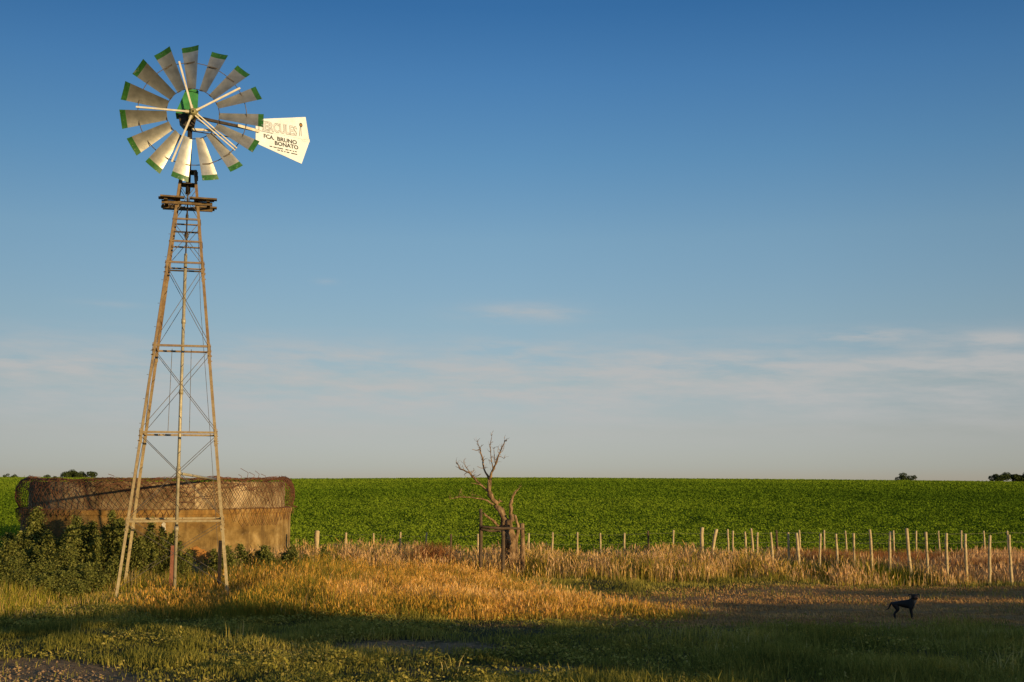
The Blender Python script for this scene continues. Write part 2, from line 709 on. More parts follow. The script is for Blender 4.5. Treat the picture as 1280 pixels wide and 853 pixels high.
# tall golden grass between the tower and the fence
GOLD = poly_of([(185, 764), (230, 783), (330, 790), (430, 789), (540, 782), (640, 780), (740, 779), (800, 771), (775, 755), (690, 745),
                (640, 735), (600, 727), (600, 713), (420, 716), (330, 735), (240, 742)])


def gold_height(x, y):
    return (.36 - .026 * (x + 6) + .010 * (y - 24)) * (.55 + .9 * fbm(x * .9, y * .9, 21)) + .10 * sstep(-3, -6, x)


def foot_clear(x, y):
    """trampled shorter growth under the tower and on the way to it"""
    return 1 - .68 * sstep(-9.3, -8.6, x) * sstep(-4.6, -5.4, x) * sstep(25.6, 24.8, y)


def build_dry():
    s = Stuff()
    x, y = scatter(-9.5, 3.5, 20.5, 31.5, 200000)
    m = soft_poly(x, y, GOLD, 1.5) + (fbm(x * 1.2, y * 1.2, 31) - .5) * .9
    k = (rng.random(len(x)) < np.clip(m * 1.6 - .4, 0, 1)) & clear_of_tank(x, y)
    x, y = x[k], y[k]
    m = m[k]
    h = np.clip(gold_height(x, y), .13, .95) * rng.uniform(.3, 1.3, len(x)) ** 1.2 * np.clip(.35 + m, .3, 1)
    h = h * (.55 + .9 * fbm(x * 2.6, y * 2.6, 43)) * foot_clear(x, y)
    patch = fbm(x * .8, y * .8, 41)
    green = sstep(.5, .64, fbm(x * 1.3 + 7, y * 1.3, 45)) * .42 + .35 * sstep(22.4, 21.2, y) + .48 * sstep(-2.8, -4.8, x)
    tint = np.clip(.55 + (patch - .5) * 1.0 + rng.normal(0, .27, len(x)) - .1 * sstep(27, 31, y) - green, 0, 1)
    v, q, t, T = blades(x, y, h, rng.uniform(.006, .014, len(x)), tint, .55)
    s.add(v, [q, t], T)
    # feathery heads on part of the stalks
    k = rng.random(len(x)) < .16
    hx, hy, hz = x[k], y[k], terrain(x[k], y[k]) + h[k] * .8
    v, q, T = heads(hx + rng.normal(0, .04, k.sum()), hy + rng.normal(0, .04, k.sum()), hz, rng.uniform(.05, .13, k.sum()),
                    rng.uniform(.012, .024, k.sum()), np.clip(tint[k] + .2, 0, 1))
    s.add(v, [q], T)
    o = s.build('dry_grass', M['dry'])
    tag(o, 'tall golden dry grass spreading from the windmill tower across to the dead tree', 'grass', kind='stuff')


def build_verge():
    s = Stuff()
    # band of long grass along the two fences
    x, y = scatter(-7.5, 17, 24.5, 34.4, 330000)
    near_line = 30.7 - (x - 5.4) * (30.7 - 27.1) / (11.6 - 5.4)
    near_line = np.clip(near_line, 24.6, 31.0)
    front = np.where(x < 5.4, 29.0 - .12 * (x + 2), np.minimum(29.0 - .12 * (x + 2), near_line + .1) - .2)
    front = front + (fbm(x * .9, y * 0, 55) - .5) * 1.2
    back = 33.6 + (fbm(x * .6, y * 0 + 3, 57) - .5) * 1.0
    d = np.minimum(y - front, back - y)
    k = (rng.random(len(x)) < np.clip(d / .9, 0, 1)) & clear_of_tank(x, y)
    x, y, d = x[k], y[k], d[k]
    patch = fbm(x * .7, y * .7, 61)
    clump = fbm(x * 1.9, y * 1.9, 67)
    h = (.44 + .55 * (patch - .35)) * rng.uniform(.45, 1.15, len(x)) * np.clip(.35 + d * .7, .3, 1)
    h = h * (1 - .32 * sstep(5.0, 7.5, x) * sstep(8, 30, y)) * (.75 + .5 * clump)
    # lower part of the stand is green, the flowering stalks on top are pale
    weedy = sstep(5.5, 6.5, x) * sstep(10.2, 9.2, x) * sstep(1.3, .5, np.abs(y - near_line[k] - .1)) * (fbm(x * 1.4, y * 1.4, 69) > .36)
    stalk = (rng.random(len(x)) < .45 + .1 * sstep(1, 5, x)) & (rng.random(len(x)) > weedy * .9)
    h = h * (1 + .55 * weedy)
    tint = np.where(stalk, rng.normal(.78, .17, len(x)), rng.normal(.32, .2, len(x)))
    tint = tint - .35 * (clump < .42) + .25 * sstep(6.5, 10, x) * (1 - weedy) - .12 * weedy
    h = np.where(stalk, h * 1.15, h * .75)
    v, q, t, T = blades(x, y, np.clip(h, .08, 1.0), rng.uniform(.008, .017, len(x)), np.clip(tint, 0, 1), .3)
    s.add(v, [q, t], T)
    k = stalk & (rng.random(len(x)) < .28)
    v, q, T = heads(x[k], y[k], terrain(x[k], y[k]) + h[k] * .85, rng.uniform(.08, .2, k.sum()), rng.uniform(.015, .03, k.sum()),
                    np.clip(tint[k] + .12, 0, 1))
    s.add(v, [q], T)
    # greener growth round the tower foot, the bushes and the tank
    x, y = scatter(-15.5, -2.5, 20.6, 31.5, 150000)
    near = np.minimum(np.hypot((x + 9.8) / 3.8, (y - 24.0) / 3.6), np.hypot((x + 5.6) / 1.6, (y - 28.3) / 2.2))
    p = np.clip(1.25 - near, 0, 1) + (fbm(x * .9, y * .9, 71) - .5) * .7
    k = (rng.random(len(x)) < p) & clear_of_tank(x, y)
    x, y = x[k], y[k]
    h = (.42 + .5 * (fbm(x, y, 73) - .4)) * rng.uniform(.4, 1.15, len(x))
    stalk = rng.random(len(x)) < np.where(x < -8.7, .10, .26)
    tint = np.where(stalk, rng.normal(.72, .15, len(x)), rng.normal(.3, .17, len(x)))
    v, q, t, T = blades(x, y, np.clip(h * foot_clear(x, y), .07, .9), rng.uniform(.007, .014, len(x)), np.clip(tint, 0, 1), .4)
    s.add(v, [q, t], T)
    o = s.build('verge_grass', M['verge'])
    tag(o, 'long green and straw grass with pale seed heads growing along the wire fences', 'grass', kind='stuff')


def build_red():
    s = Stuff()
    x, y = scatter(6.5, 15, 28.5, 32.5, 60000)
    near_line = np.clip(30.7 - (x - 5.4) * (30.7 - 27.1) / (11.6 - 5.4), 26, 31.0)
    d = y - near_line - .5
    k = rng.random(len(x)) < np.clip(d * .8, 0, 1) * sstep(.36, .56, fbm(x * .5, y * .8, 121)) * sstep(6.8, 8.2, x) * sstep(15, 11, x)
    x, y = x[k], y[k]
    x2 = rng.normal(x_at(541, 30.6), .22, 1800)
    y2 = rng.normal(30.6, .22, 1800)
    x, y = np.concatenate([x, x2]), np.concatenate([y, y2])
    h = rng.uniform(.3, .8, len(x)) * (.8 + .35 * (x < 2))
    v, q, t, T = blades(x, y, h, rng.uniform(.007, .014, len(x)), np.clip(rng.normal(.5, .25, len(x)), 0, 1), .3)
    s.add(v, [q, t], T)
    o = s.build('red_grass', M['redgrass'])
    tag(o, 'rust red dry grass and seeding stalks between the two fences on the right', 'grass', kind='stuff')


def build_lawn():
    s = Stuff()
    x, y = scatter(-13, 13, 11.5, 29.5, 620000)
    keep = np.abs(x) < (y * .46 + 1.6)
    x, y = x[keep], y[keep]
    dens = sstep(.28, .6, fbm(x * .8, y * .8, 81, 4)) * .8 + .22
    dens = dens * (1 - .97 * np.clip(bare_mask(x, y) * 1.6, 0, 1)) * (1 - .93 * track_mask(x, y))
    dens = dens * np.where(y > 21.5, .55, 1)
    k = (rng.random(len(x)) < dens) & clear_of_tank(x, y)
    x, y = x[k], y[k]
    p = fbm(x * 1.1, y * 1.1, 83, 4)
    h = (.03 + .13 * sstep(.38, .75, p) + .10 * sstep(0, 3, x) * sstep(20, 15, y)) * rng.uniform(.5, 1.3, len(x))
    tint = np.clip(.42 + (fbm(x * .6, y * .6, 85) - .5) * .9 + rng.normal(0, .2, len(x)) - .03 * sstep(-1, 3, x), 0, 1)
    v, q, t, T = blades(x, y, h, rng.uniform(.006, .013, len(x)), tint, .75)
    s.add(v, [q, t], T)
    # low broad-leaved weeds in the turf
    x, y = scatter(-11, 8, 12, 21.8, 190000)
    k = (rng.random(len(x)) < sstep(.42, .62, fbm(x * .9, y * .9, 91, 4)) * (1 - np.clip(bare_mask(x, y) * 1.5, 0, 1)) * (1 - track_mask(x, y))
         * np.where(x < 1, 1, .35))
    x, y = x[k], y[k]
    z = terrain(x, y) + rng.uniform(.02, .2, len(x)) * fbm(x * 2, y * 2, 93)
    tint = np.clip(.55 + rng.normal(0, .2, len(x)), 0, .9)
    v, q, T = leaves(np.stack([x, y, z], -1), rng.uniform(.025, .065, len(x)), .8, tint)
    s.add(v, [q], T)
    # a few tall bent stalks
    spots = [(1255, 842, .5), (1263, 845, .42), (1240, 846, .35), (1275, 835, .55), (815, 846, .3), (960, 848, .3), (90, 800, .35),
             (300, 800, .38), (560, 842, .25), (700, 845, .25), (1120, 846, .3)]
    sx, sy, sh = [], [], []
    for px, py, hh in spots:
        g = at_z(px, py)
        for _ in range(9):
            sx.append(g.x + random.gauss(0, .12))
            sy.append(g.y + random.gauss(0, .12))
            sh.append(hh * random.uniform(.6, 1.1))
    v, q, t, T = blades(np.array(sx), np.array(sy), np.array(sh), np.full(len(sx), .010), rng.uniform(.6, 1, len(sx)), .5)
    s.add(v, [q, t], T)
    o = s.build('short_grass', M['lawn'])
    tag(o, 'short green turf and low weeds covering the shaded foreground', 'grass', kind='stuff')


def build_straw():
    s = Stuff()
    x, y = scatter(-2, 15, 19, 29, 170000)
    m = track_mask(x, y)
    streak = fbm(x * .35, y * 2.4, 101, 4)
    k = rng.random(len(x)) < np.clip(m * 1.2 - .1, 0, 1) * (.08 + .8 * sstep(.40, .66, streak))
    x, y = x[k], y[k]
    h = rng.uniform(.012, .05, len(x)) * (.6 + 1.0 * fbm(x * .7, y * 1.8, 103))
    tint = np.clip(.45 + (fbm(x * .6, y * 2, 105) - .5) * 1.1 + rng.normal(0, .2, len(x)), 0, 1)
    v, q, t, T = blades(x, y, h, rng.uniform(.008, .016, len(x)), tint, .9, tilt_dir=np.pi * .9)
    s.add(v, [q, t], T)
    o = s.build('mown_grass', M['straw'])
    tag(o, 'flattened brown mown grass across the open ground where the dog stands', 'grass', kind='stuff')


def build_crop():
    s = Stuff()
    N = 1700000
    # more plants near, fewer but fuller ones far off
    u = rng.random(N)
    D0, D1 = 33.4, 275.0
    D = (D0 ** .42 + u * (D1 ** .42 - D0 ** .42)) ** (1 / .42)
    half = D * .5 + 6
    x = rng.uniform(-1, 1, N) * half
    y = D + rng.normal(0, .1, N)
    row = .5 + .5 * np.cos(2 * np.pi * (y * .97 + x * .24) / .9 + 2.5 * fbm(x * .3, y * .3, 117))
    clump = fbm(x * 1.1, y * 1.1, 111, 3)
    edge = 33.5 + (fbm(x * .5, 0 * x, 113) - .5) * 1.0
    keep = (rng.random(N) < np.clip(.45 + .9 * sstep(.3, .62, clump) * (.6 + .4 * row), 0, 1)) & (y > edge) & clear_of_tank(x, y, .3)
    x, y, D, clump = x[keep], y[keep], D[keep], clump[keep]
    k = len(x)
    grow = (D / 40) ** .7
    z = terrain(x, y) + rng.uniform(.1, .42, k) * (.55 + .9 * clump)
    size = rng.uniform(.05, .095, k) * grow
    big = fbm(x * .03, y * .015, 115)
    tint = np.clip(.36 + .25 * sstep(60, 220, D) + (clump - .5) * .5 + (big - .5) * 1.3 + (fbm(x * .010, y * .07, 119) - .5) * .7 + rng.normal(0, .18, k), 0, 1)
    v, q, T = leaves(np.stack([x, y, z], -1), size, .5, tint, .7, np.array([[.55, -.55, .15]]))
    s.add(v, [q], T)
    o = s.build('crop_leaves', M['crop'])
    tag(o, 'broad field of low leafy green crop rising behind the fence to the skyline', 'crop', kind='stuff')


build_dry()
build_verge()
def build_gravel():
    x, y = scatter(-11, 4, 12.5, 19.5, 34000)
    k = rng.random(len(x)) < np.clip(bare_mask(x, y) * 1.3 - .2, 0, 1)
    x, y = x[k], y[k]
    m = len(x)
    r = .006 + .03 * rng.random(m) ** 5
    z = terrain(x, y) - .04 + r * .2
    base_ = np.array([[1, 0, 0], [-1, 0, 0], [0, 1, 0], [0, -1, 0], [0, 0, .7], [0, 0, -.7]], float)
    V = base_[None] * rng.uniform(.6, 1.3, (m, 6, 1)) * r[:, None, None]
    a = rng.uniform(0, 6.28, m)
    ca, sa = np.cos(a)[:, None], np.sin(a)[:, None]
    V = np.stack([V[..., 0] * ca - V[..., 1] * sa + x[:, None], V[..., 0] * sa + V[..., 1] * ca + y[:, None], V[..., 2] + z[:, None]], -1)
    f = np.array([[0, 2, 4], [2, 1, 4], [1, 3, 4], [3, 0, 4], [2, 0, 5], [1, 2, 5], [3, 1, 5], [0, 3, 5]])
    F_ = (np.arange(m)[:, None, None] * 6 + f[None]).reshape(-1, 3)
    o = np_mesh('gravel', V.reshape(-1, 3), [F_], mottled('gravel_stone', (.22, .135, .065), (.42, .27, .14), 30, .9))
    tag(o, 'loose gravel and clods on the bare brown dirt patches of the foreground', 'gravel', kind='stuff')


build_gravel()
build_red()
build_lawn()
build_straw()
build_crop()

# ------------------------------------------------------------------ windmill
TC = Vector((-6.95, 24.65, 0))
TC.z = tz(TC.x, TC.y)
TROT = R(14)
HB, HT, ZT = 1.09, .16, 8.95
mill = empty('windmill', TC, TROT)
tag(mill, 'tall rusty steel windmill with green tipped wheel and white tail vane before the concrete tank', 'windmill')
ex = Vector((math.cos(TROT), math.sin(TROT), 0))
ey = Vector((-math.sin(TROT), math.cos(TROT), 0))


def to_mill(p):
    """world -> windmill local"""
    d = Vector(p) - TC
    return Vector((d.dot(ex), d.dot(ey), d.z))


def leg_at(i, z):
    sx, sy = ((-1, -1), (1, -1), (1, 1), (-1, 1))[i]
    h = HB + (HT - HB) * z / ZT
    return Vector((sx * h, sy * h, z))


LW, LTK = .054, .010
for i in range(4):
    m = MB()
    sx, sy = ((-1, -1), (1, -1), (1, 1), (-1, 1))[i]
    a, b = leg_at(i, -.15), leg_at(i, ZT)
    # L profile: corner outward, flanges along the two faces
    d = (b - a).normalized()
    fx = Vector((-sx, 0, 0))
    fy = Vector((0, -sy, 0))
    m.beam(a + fx * LW / 2, b + fx * LW / 2, LW, LTK, up=fy)
    m.beam(a + fy * (LW / 2 + LTK / 2 + .001), b + fy * (LW / 2 + LTK / 2 + .001), LW, LTK, up=fx)
    # splice plates with bolt heads where lengths join
    for zj in (1.48, 3.25, 5.02, 6.78):
        pz = leg_at(i, zj)
        m.box(pz + fx * LW * .5 - fy * .009, LW * .9, .006, .3)
        m.box(pz + fy * LW * .5 - fx * .009, .006, LW * .9, .3)
        for dz in (-.1, 0, .1):
            q = leg_at(i, zj + dz)
            m.box(q + fx * LW * .5 - fy * .018, .022, .02, .022)
            m.box(q + fy * LW * .5 - fx * .018, .02, .022, .022)
    m.build('tower_leg', M['steel'], mill)

LEVELS = [1.55, 3.33, 5.12, 6.90, 7.36, 7.85]
for li, z in enumerate(LEVELS):
    for i in range(4):
        j = (i + 1) % 4
        a, b = leg_at(i, z), leg_at(j, z)
        inn = -(a + b).normalized() * .0
        m = MB()
        out = (a + b) * .5
        out.z = 0
        out = out.normalized() * .012
        w = .034 if z < 6 else .028
        m.beam(a + out, b + out, .008, w)
        fl = (a + b) * .5
        fl.z = 0
        m.beam(a - fl.normalized() * .018 + Vector((0, 0, -w / 2 - .005)), b - fl.normalized() * .018 + Vector((0, 0, -w / 2 - .005)), .035, .008)
        m.build('crossbar', M['steel'], mill)
BAYS = [(.0, 1.55), (1.55, 3.33), (3.33, 5.12), (5.12, 6.90), (6.90, 7.85), (7.85, 8.7)]
for (z0, z1) in BAYS[1:]:
    for i in range(4):
        j = (i + 1) % 4
        for (p, q) in ((i, j), (j, i)):
            m = MB()
            a, b = leg_at(p, z0 + .06), leg_at(q, z1 - .06)
            m.tube([a, b], .0065, 5)
            m.build('brace_rod', M['rod'], mill)
for i in (0, 2):
    j = (i + 1) % 4
    for (p, q) in ((i, j), (j, i)):
        m = MB()
        m.tube([leg_at(p, .25), leg_at(q, 1.5)], .0055, 5)
        m.build('brace_rod', M['rod'], mill)

# top plate, masthead pipe
m = MB()
m.box((0, 0, ZT - .02), .36, .36, .025)
m.box((0, 0, ZT - .30), .34, .34, .02)
for i in range(4):
    p = leg_at(i, ZT - .1)
    m.box(p, .055, .055, .10)
m.build('top_bracket', M['iron_dark'], mill)
m = MB()
m.tube([(0, 0, ZT - .5), (0, 0, 9.85)], .05, 10)
m.build('mast_pipe', M['iron_dark'], mill, True)

# work platform: one plank pair on each side, on two bearers
ZP = 8.25
hp = HB + (HT - HB) * ZP / ZT
plat = MB()
for s in (-1, 1):
    plat.beam((-.52, s * (hp + .05), ZP - .06), (.52, s * (hp + .05), ZP - .06), .05, .07)
pf = plat.build('platform', M['plank'], mill)
for s in (-1, 1):
    for k, off in enumerate((.14, .31)):
        for e in (-1, 1):
            m = MB()
            y = s * (hp + off - .06)
            x1 = .585 + random.uniform(-.05, .05)
            m.beam((e * (.05 if k else .14), y, ZP + .005), (e * x1, y + random.uniform(-.01, .01), ZP + .005 + random.uniform(-.01, .012)), .14, .034)
            m.build('plank', M['plank'], pf)
for e in (-1, 1):
    m = MB()
    m.beam((e * (hp + .2), -.46, ZP - .025), (e * (hp + .2), .46, ZP - .025), .07, .035)
    m.build('plank', M['plank'], pf)

# pump rod, sleeve and drop pipe
m = MB()
m.tube([(0, 0, 6.95), (0, 0, 9.6)], .016, 6)
for z, r in ((8.55, .04), (7.55, .045), (7.95, .03)):
    m.tube([(0, 0, z - .09), (0, 0, z - .03), (0, 0, z + .03), (0, 0, z + .09)], [.016, r, r, .016], 8)
m.build('pump_rod', M['iron_dark'], mill)
m = MB()
m.tube([(0, 0, -.1), (0, 0, 7.15)], .034, 10)
for z in (1.36, 2.6, 4.2, 5.7):
    m.tube([(0, 0, z - .05), (0, 0, z + .05)], .045, 10)
m.build('drop_pipe', M['pipe'], mill, True)
# rod guide and the furl wire
m = MB()
for z in (7.62, 6.78):
    h = HB + (HT - HB) * z / ZT
    m = MB()
    m.beam((-h, 0, z), (h, 0, z), .03, .03)
    m.build('rod_guide', M['iron_dark'], mill)
m = MB()
m.tube([(.16, .08, 8.9), (.34, -.02, 6.0), (.62, -.05, 3.3), (.86, -.1, .8)], .005, 5)
m.build('furl_wire', M['rod'], mill)
for xx in (-.23, .20):
    m = MB()
    m.tube([(xx, -.2, 3.35), (xx * .9, -.1, 5.1)], .006, 5)
    m.build('hanger_rod', M['rod'], mill)
# ladder rungs on the back left leg
sb = None
for k in range(13):
    z = 2.0 + k * .50
    if sb is None:
        m = MB()
        m.tube([(-.01, .0, 0), (-.045, .0, 0)], .005, 5)
        o = sb = m.build('step_bolt', M['rod'], mill)
    else:
        o = sb.copy()
        C.objects.link(o)
        o.parent = mill
    o.location = leg_at(0, z)

# wheel
NW = Vector((.269, -.963, 0)).normalized()
XR = Vector((.963, .269, 0)).normalized()
W = TC + NW * .40
W.z = 10.13
W += XR * .05
rotW = Matrix((XR, Vector((0, 0, 1)), NW)).transposed()
WR = 1.475


def wheel_to_mill(p):
    return to_mill(W + rotW @ Vector(p))


hub = MB()
prof = [(0.02, .16), (.05, .155), (.075, .12), (.08, .05), (.11, .04), (.115, 0), (.1, -.12), (.07, -.16), (.02, -.17)]
hub.lathe(prof, 16)
for k in range(5):
    a = R(34 + 72 * k)
    hub.box((math.cos(a) * .1, math.sin(a) * .1, .075), .12, .07, .05, Matrix.Rotation(a, 3, 'Z'))
wheel = hub.build('wheel', M['hub'], mill)
loc = to_mill(W)
local_rot = Matrix.Rotation(-TROT, 3, 'Z') @ rotW
wheel.matrix_local = Matrix.Translation(loc) @ local_rot.to_4x4()

# one sail, then copies
BETA = R(31)
NR_, NC_ = 10, 6
r0, r1 = .535, WR
vs, uvs = [], []
for side in (0, 1):
    for i in range(NR_ + 1):
        t = i / NR_
        r = r0 + (r1 - r0) * t
        wd = .205 + (.415 - .205) * t
        beta = BETA + R(5) * (1 - t)
        for j in range(NC_ + 1):
            s = j / NC_ - .5
            c = s * wd
            camber = (.25 - s * s) * wd * .26
            off = -.0025 if side else 0
            y = c * math.cos(beta) - (camber - off) * 0 + camber * math.sin(beta) * .0
            z = -c * math.sin(beta) - camber + wd * .05 + off
            vs.append((r, y, z))
            uvs.append((t, j / NC_))
fs = []
st = (NR_ + 1) * (NC_ + 1)


def gi(s, i, j):
    return s * st + i * (NC_ + 1) + j


for i in range(NR_):
    for j in range(NC_):
        fs.append((gi(0, i, j), gi(0, i + 1, j), gi(0, i + 1, j + 1), gi(0, i, j + 1)))
        fs.append((gi(1, i, j), gi(1, i, j + 1), gi(1, i + 1, j + 1), gi(1, i + 1, j)))
for i in range(NR_):
    fs.append((gi(0, i, 0), gi(1, i, 0), gi(1, i + 1, 0), gi(0, i + 1, 0)))
    fs.append((gi(0, i, NC_), gi(0, i + 1, NC_), gi(1, i + 1, NC_), gi(1, i, NC_)))
for j in range(NC_):
    fs.append((gi(0, 0, j), gi(0, 0, j + 1), gi(1, 0, j + 1), gi(1, 0, j)))
    fs.append((gi(0, NR_, j), gi(1, NR_, j), gi(1, NR_, j + 1), gi(0, NR_, j + 1)))
nsm = NR_ * NC_ * 2
for fi in range(nsm, len(fs)):
    f = fs[fi]
    k0 = len(vs)
    vs += [vs[i] for i in f]
    uvs += [uvs[i] for i in f]
    fs[fi] = tuple(range(k0, k0 + len(f)))
me = bpy.data.meshes.new('sail')
me.from_pydata(vs, [], fs)
me.materials.append(M['sail'])
uvl = me.uv_layers.new(name='UVMap')
for lp in me.loops:
    uvl.data[lp.index].uv = uvs[lp.vertex_index]
me.polygons.foreach_set('use_smooth', [True] * (NR_ * NC_ * 2) + [False] * (len(fs) - NR_ * NC_ * 2))
sail = bpy.data.objects.new('sail', me)
C.objects.link(sail)
sail.parent = wheel
for k in range(15):
    o = sail if k == 0 else sail.copy()
    if k:
        C.objects.link(o)
        o.parent = wheel
    o.rotation_euler = (R(random.uniform(-2.5, 2.5)), R(random.uniform(-1.2, 1.2)), R(94 - 24 * k + random.uniform(-.8, .8)))
for (rr, th, zz, nm) in ((.55, .008, -.02, 'inner_ring'), (1.12, .009, -.03, 'outer_ring')):
    m = MB()
    m.tube([(rr * math.cos(2 * math.pi * k / 72), rr * math.sin(2 * math.pi * k / 72), zz) for k in range(72)], th, 6, closed=True)
    # little clips that hold each sail on the ring
    if nm == 'outer_ring':
        for k in range(15):
            a = R(94 - 24 * k)
            m.box((rr * math.cos(a), rr * math.sin(a), zz + .015), .03, .2, .012, Matrix.Rotation(a, 3, 'Z') @ Matrix.Rotation(-BETA, 3, 'X'))
    m.build(nm, M['iron_dark'] if nm == 'inner_ring' else M['rod'], wheel, False)
for k in range(5):
    a = R(34 + 72 * k)
    for sgn in ((1,) if k != 4 else (1, -1)):
        m = MB()
        ca, sa = math.cos(a), math.sin(a)
        off = .0 if k != 4 else sgn * .03
        m.beam((ca * .08 - sa * off, sa * .08 + ca * off, .10), (ca * 1.16 - sa * off, sa * 1.16 + ca * off, .005), .038 if k != 4 else .024, .026, up=Vector((0, 0, 1)))
        m.build('spoke', M['cream'], wheel)

# gear case with green hood behind the wheel
m = MB()


def hood(m, pts_front, z0, z1):
    k = len(pts_front)
    vs = [(x, y, z1) for x, y in pts_front] + [(x * .92 - .01, y * .97 + .01, z0) for x, y in pts_front]
    fs = [tuple(range(k)), tuple(range(2 * k - 1, k - 1, -1))] + [(i, k + i, k + (i + 1) % k, (i + 1) % k) for i in range(k)]
    m.add([wheel_to_mill(v) for v in vs], fs)


hood(m, [(-.36, .03), (.09, .03), (.10, .55), (.07, .585), (-.13, .585), (-.17, .55)], -.62, -.16)
gc = m.build('gear_hood', M['green_paint'], mill)
m = MB()
hood(m, [(-.30, .05), (-.28, -.12), (-.16, -.24), (.04, -.22), (.09, .05)], -.58, -.18)
m.build('gear_case', M['iron_dark'], mill)
m = MB()
m.tube([wheel_to_mill((0, 0, -.6)), wheel_to_mill((0, 0, -.1))], .06, 10)
m.build('axle', M['iron_dark'], mill)
# sun facing tail
TD = Vector((.6, .8, 0)).normalized()
TN = Vector((TD.y, -TD.x, 0))          # faces the camera side


def on_tail(px, py, off=0.0):
    r = ray(px, py)
    p0 = TC + TN * off
    t = (p0 - CAM).dot(TN) / r.dot(TN)
    return CAM + r * t


def Z2(x, y):                            # zoom picture of the vane -> photo pixels
    return 310 + x / 10.03, 130 + y / 10.03


def plate(m, pix, th=.004):
    f = [on_tail(*p, off=th) for p in pix]
    b = [p - TN * 2 * th for p in f]
    k = len(f)
    vs = [to_mill(p) for p in f + b]
    fs = [tuple(range(k - 1, -1, -1)), tuple(range(k, 2 * k))] + [(i, (i + 1) % k, k + (i + 1) % k, k + i) for i in range(k)]
    m.add(vs, fs)


m = MB()
plate(m, [Z2(95, 192), Z2(722, 165), Z2(768, 452), Z2(672, 446), Z2(672, 440), Z2(98, 325)])
plate(m, [Z2(98, 329), Z2(672, 458), Z2(672, 464), Z2(768, 482), Z2(672, 752), Z2(95, 490)])
# stiffening rib behind the joint
a, b = on_tail(*Z2(90, 330), off=-.02), on_tail(*Z2(768, 466), off=-.02)
m.beam(to_mill(a), to_mill(b), .03, .07)
vane = m.build('tail_vane', M['vane'], mill)


def beam_w(m, a, b, w, h):
    m.beam(to_mill(a), to_mill(b), w, h)


m = MB()
a = on_tail(243, 146)
b = on_tail(*Z2(300, 375), off=-.03)
beam_w(m, a + TD * .05, b, .05, .06)
m.build('tail_boom', M['iron_dark'], mill)
m = MB()
beam_w(m, on_tail(297, 157, .04), on_tail(*Z2(140, 345), off=.04), .03, .06)
m.build('boom_strap', M['cream'], mill)
m = MB()
beam_w(m, on_tail(240, 162, .1), on_tail(268, 163.5, .1), .04, .05)
m.build('furl_arm', M['cream'], mill)
m = MB()
a, b = to_mill(on_tail(240, 164, .05)), to_mill(on_tail(316, 176, .0))
m.tube([a, b], .012, 6)
m.tube([to_mill(on_tail(246, 150, .07)), to_mill(on_tail(268, 163, .09))], .012, 6)
m.build('tail_stay', M['iron_dark'], mill)

dg = None


def lettering(text, pa, pb, hgt, mat, bold=0.0, off=.0075, name='lettering', squash=None):
    """text whose baseline runs from pixel pa to pixel pb on the vane"""
    a, b = on_tail(*pa, off=off), on_tail(*pb, off=off)
    d = (b - a)
    L = d.length
    cu = bpy.data.curves.new(name, 'FONT')
    cu.body = text
    cu.size = 1
    cu.offset = bold
    cu.resolution_u = 3
    tmp = bpy.data.objects.new(name, cu)
    C.objects.link(tmp)
    bpy.context.view_layer.update()
    ev = tmp.evaluated_get(bpy.context.evaluated_depsgraph_get())
    me = bpy.data.meshes.new_from_object(ev)
    bpy.data.objects.remove(tmp)
    co = np.array([v.co[:] for v in me.vertices])
    w = co[:, 0].max() - co[:, 0].min()
    cap = .7
    x = d.normalized()
    up = TN.cross(x) * -1
    if up.z < 0:
        up = -up
    for v in me.vertices:
        p = a + x * ((v.co.x - co[:, 0].min()) / w * L) + up * (v.co.y / cap * hgt)
        v.co = to_mill(p)
    me.materials.append(mat)
    o = bpy.data.objects.new(name, me)
    C.objects.link(o)
    o.parent = vane
    return o


lettering('HERCULES', Z2(125, 318), Z2(622, 402), .215, M['ink_grey'], .04, .006)
lettering('HERCULES', Z2(125, 318), Z2(622, 402), .215, M['vane'], -.018, .0085)
lettering('FCA.', Z2(198, 424), Z2(330, 452), .092, M['ink'], .03)
lettering('BRUNO', Z2(368, 460), Z2(614, 510), .092, M['ink'], .03)
lettering('BONATO', Z2(338, 512), Z2(632, 574), .092, M['ink'], .03)
# two lines of small print, too fine to read
m = MB()
for (ya, yb, segs) in ((530, 603, [(270, 305), (320, 360), (368, 440), (470, 510), (520, 545), (560, 580), (590, 612)]),
                       (578, 636, [(368, 400), (412, 440), (455, 470), (484, 520), (540, 618)])):
    xa, xb = segs[0][0], segs[-1][1]
    for (s0, s1) in segs:
        p = on_tail(*Z2(s0, ya + (yb - ya) * (s0 - xa) / (xb - xa)), off=.0065)
        q = on_tail(*Z2(s1, ya + (yb - ya) * (s1 - xa) / (xb - xa)), off=.0065)
        beam_w(m, p, q, .002, .022)
m.build('small_print', M['ink'], vane)
# emblem: a round head on two thin legs
m = MB()
c = on_tail(*Z2(663, 265), off=.007)
k = 18
ring = lambda r, off: [to_mill(c + TN * off + TD * (r * math.cos(2 * math.pi * i / k)) + Vector((0, 0, r * math.sin(2 * math.pi * i / k)))) for i in range(k)]
m.add(ring(.052, 0), [tuple(range(k))], 0)
m.add(ring(.028, .002), [tuple(range(k))], 1)
for dx in (-14, 6):
    m.beam(to_mill(on_tail(*Z2(660 + dx * .4, 285), off=.008)), to_mill(on_tail(*Z2(660 + dx * 1.2, 405), off=.008)), .003, .014, up=TN)
m.build('emblem', [M['ink'], M['ink_orange']], vane)

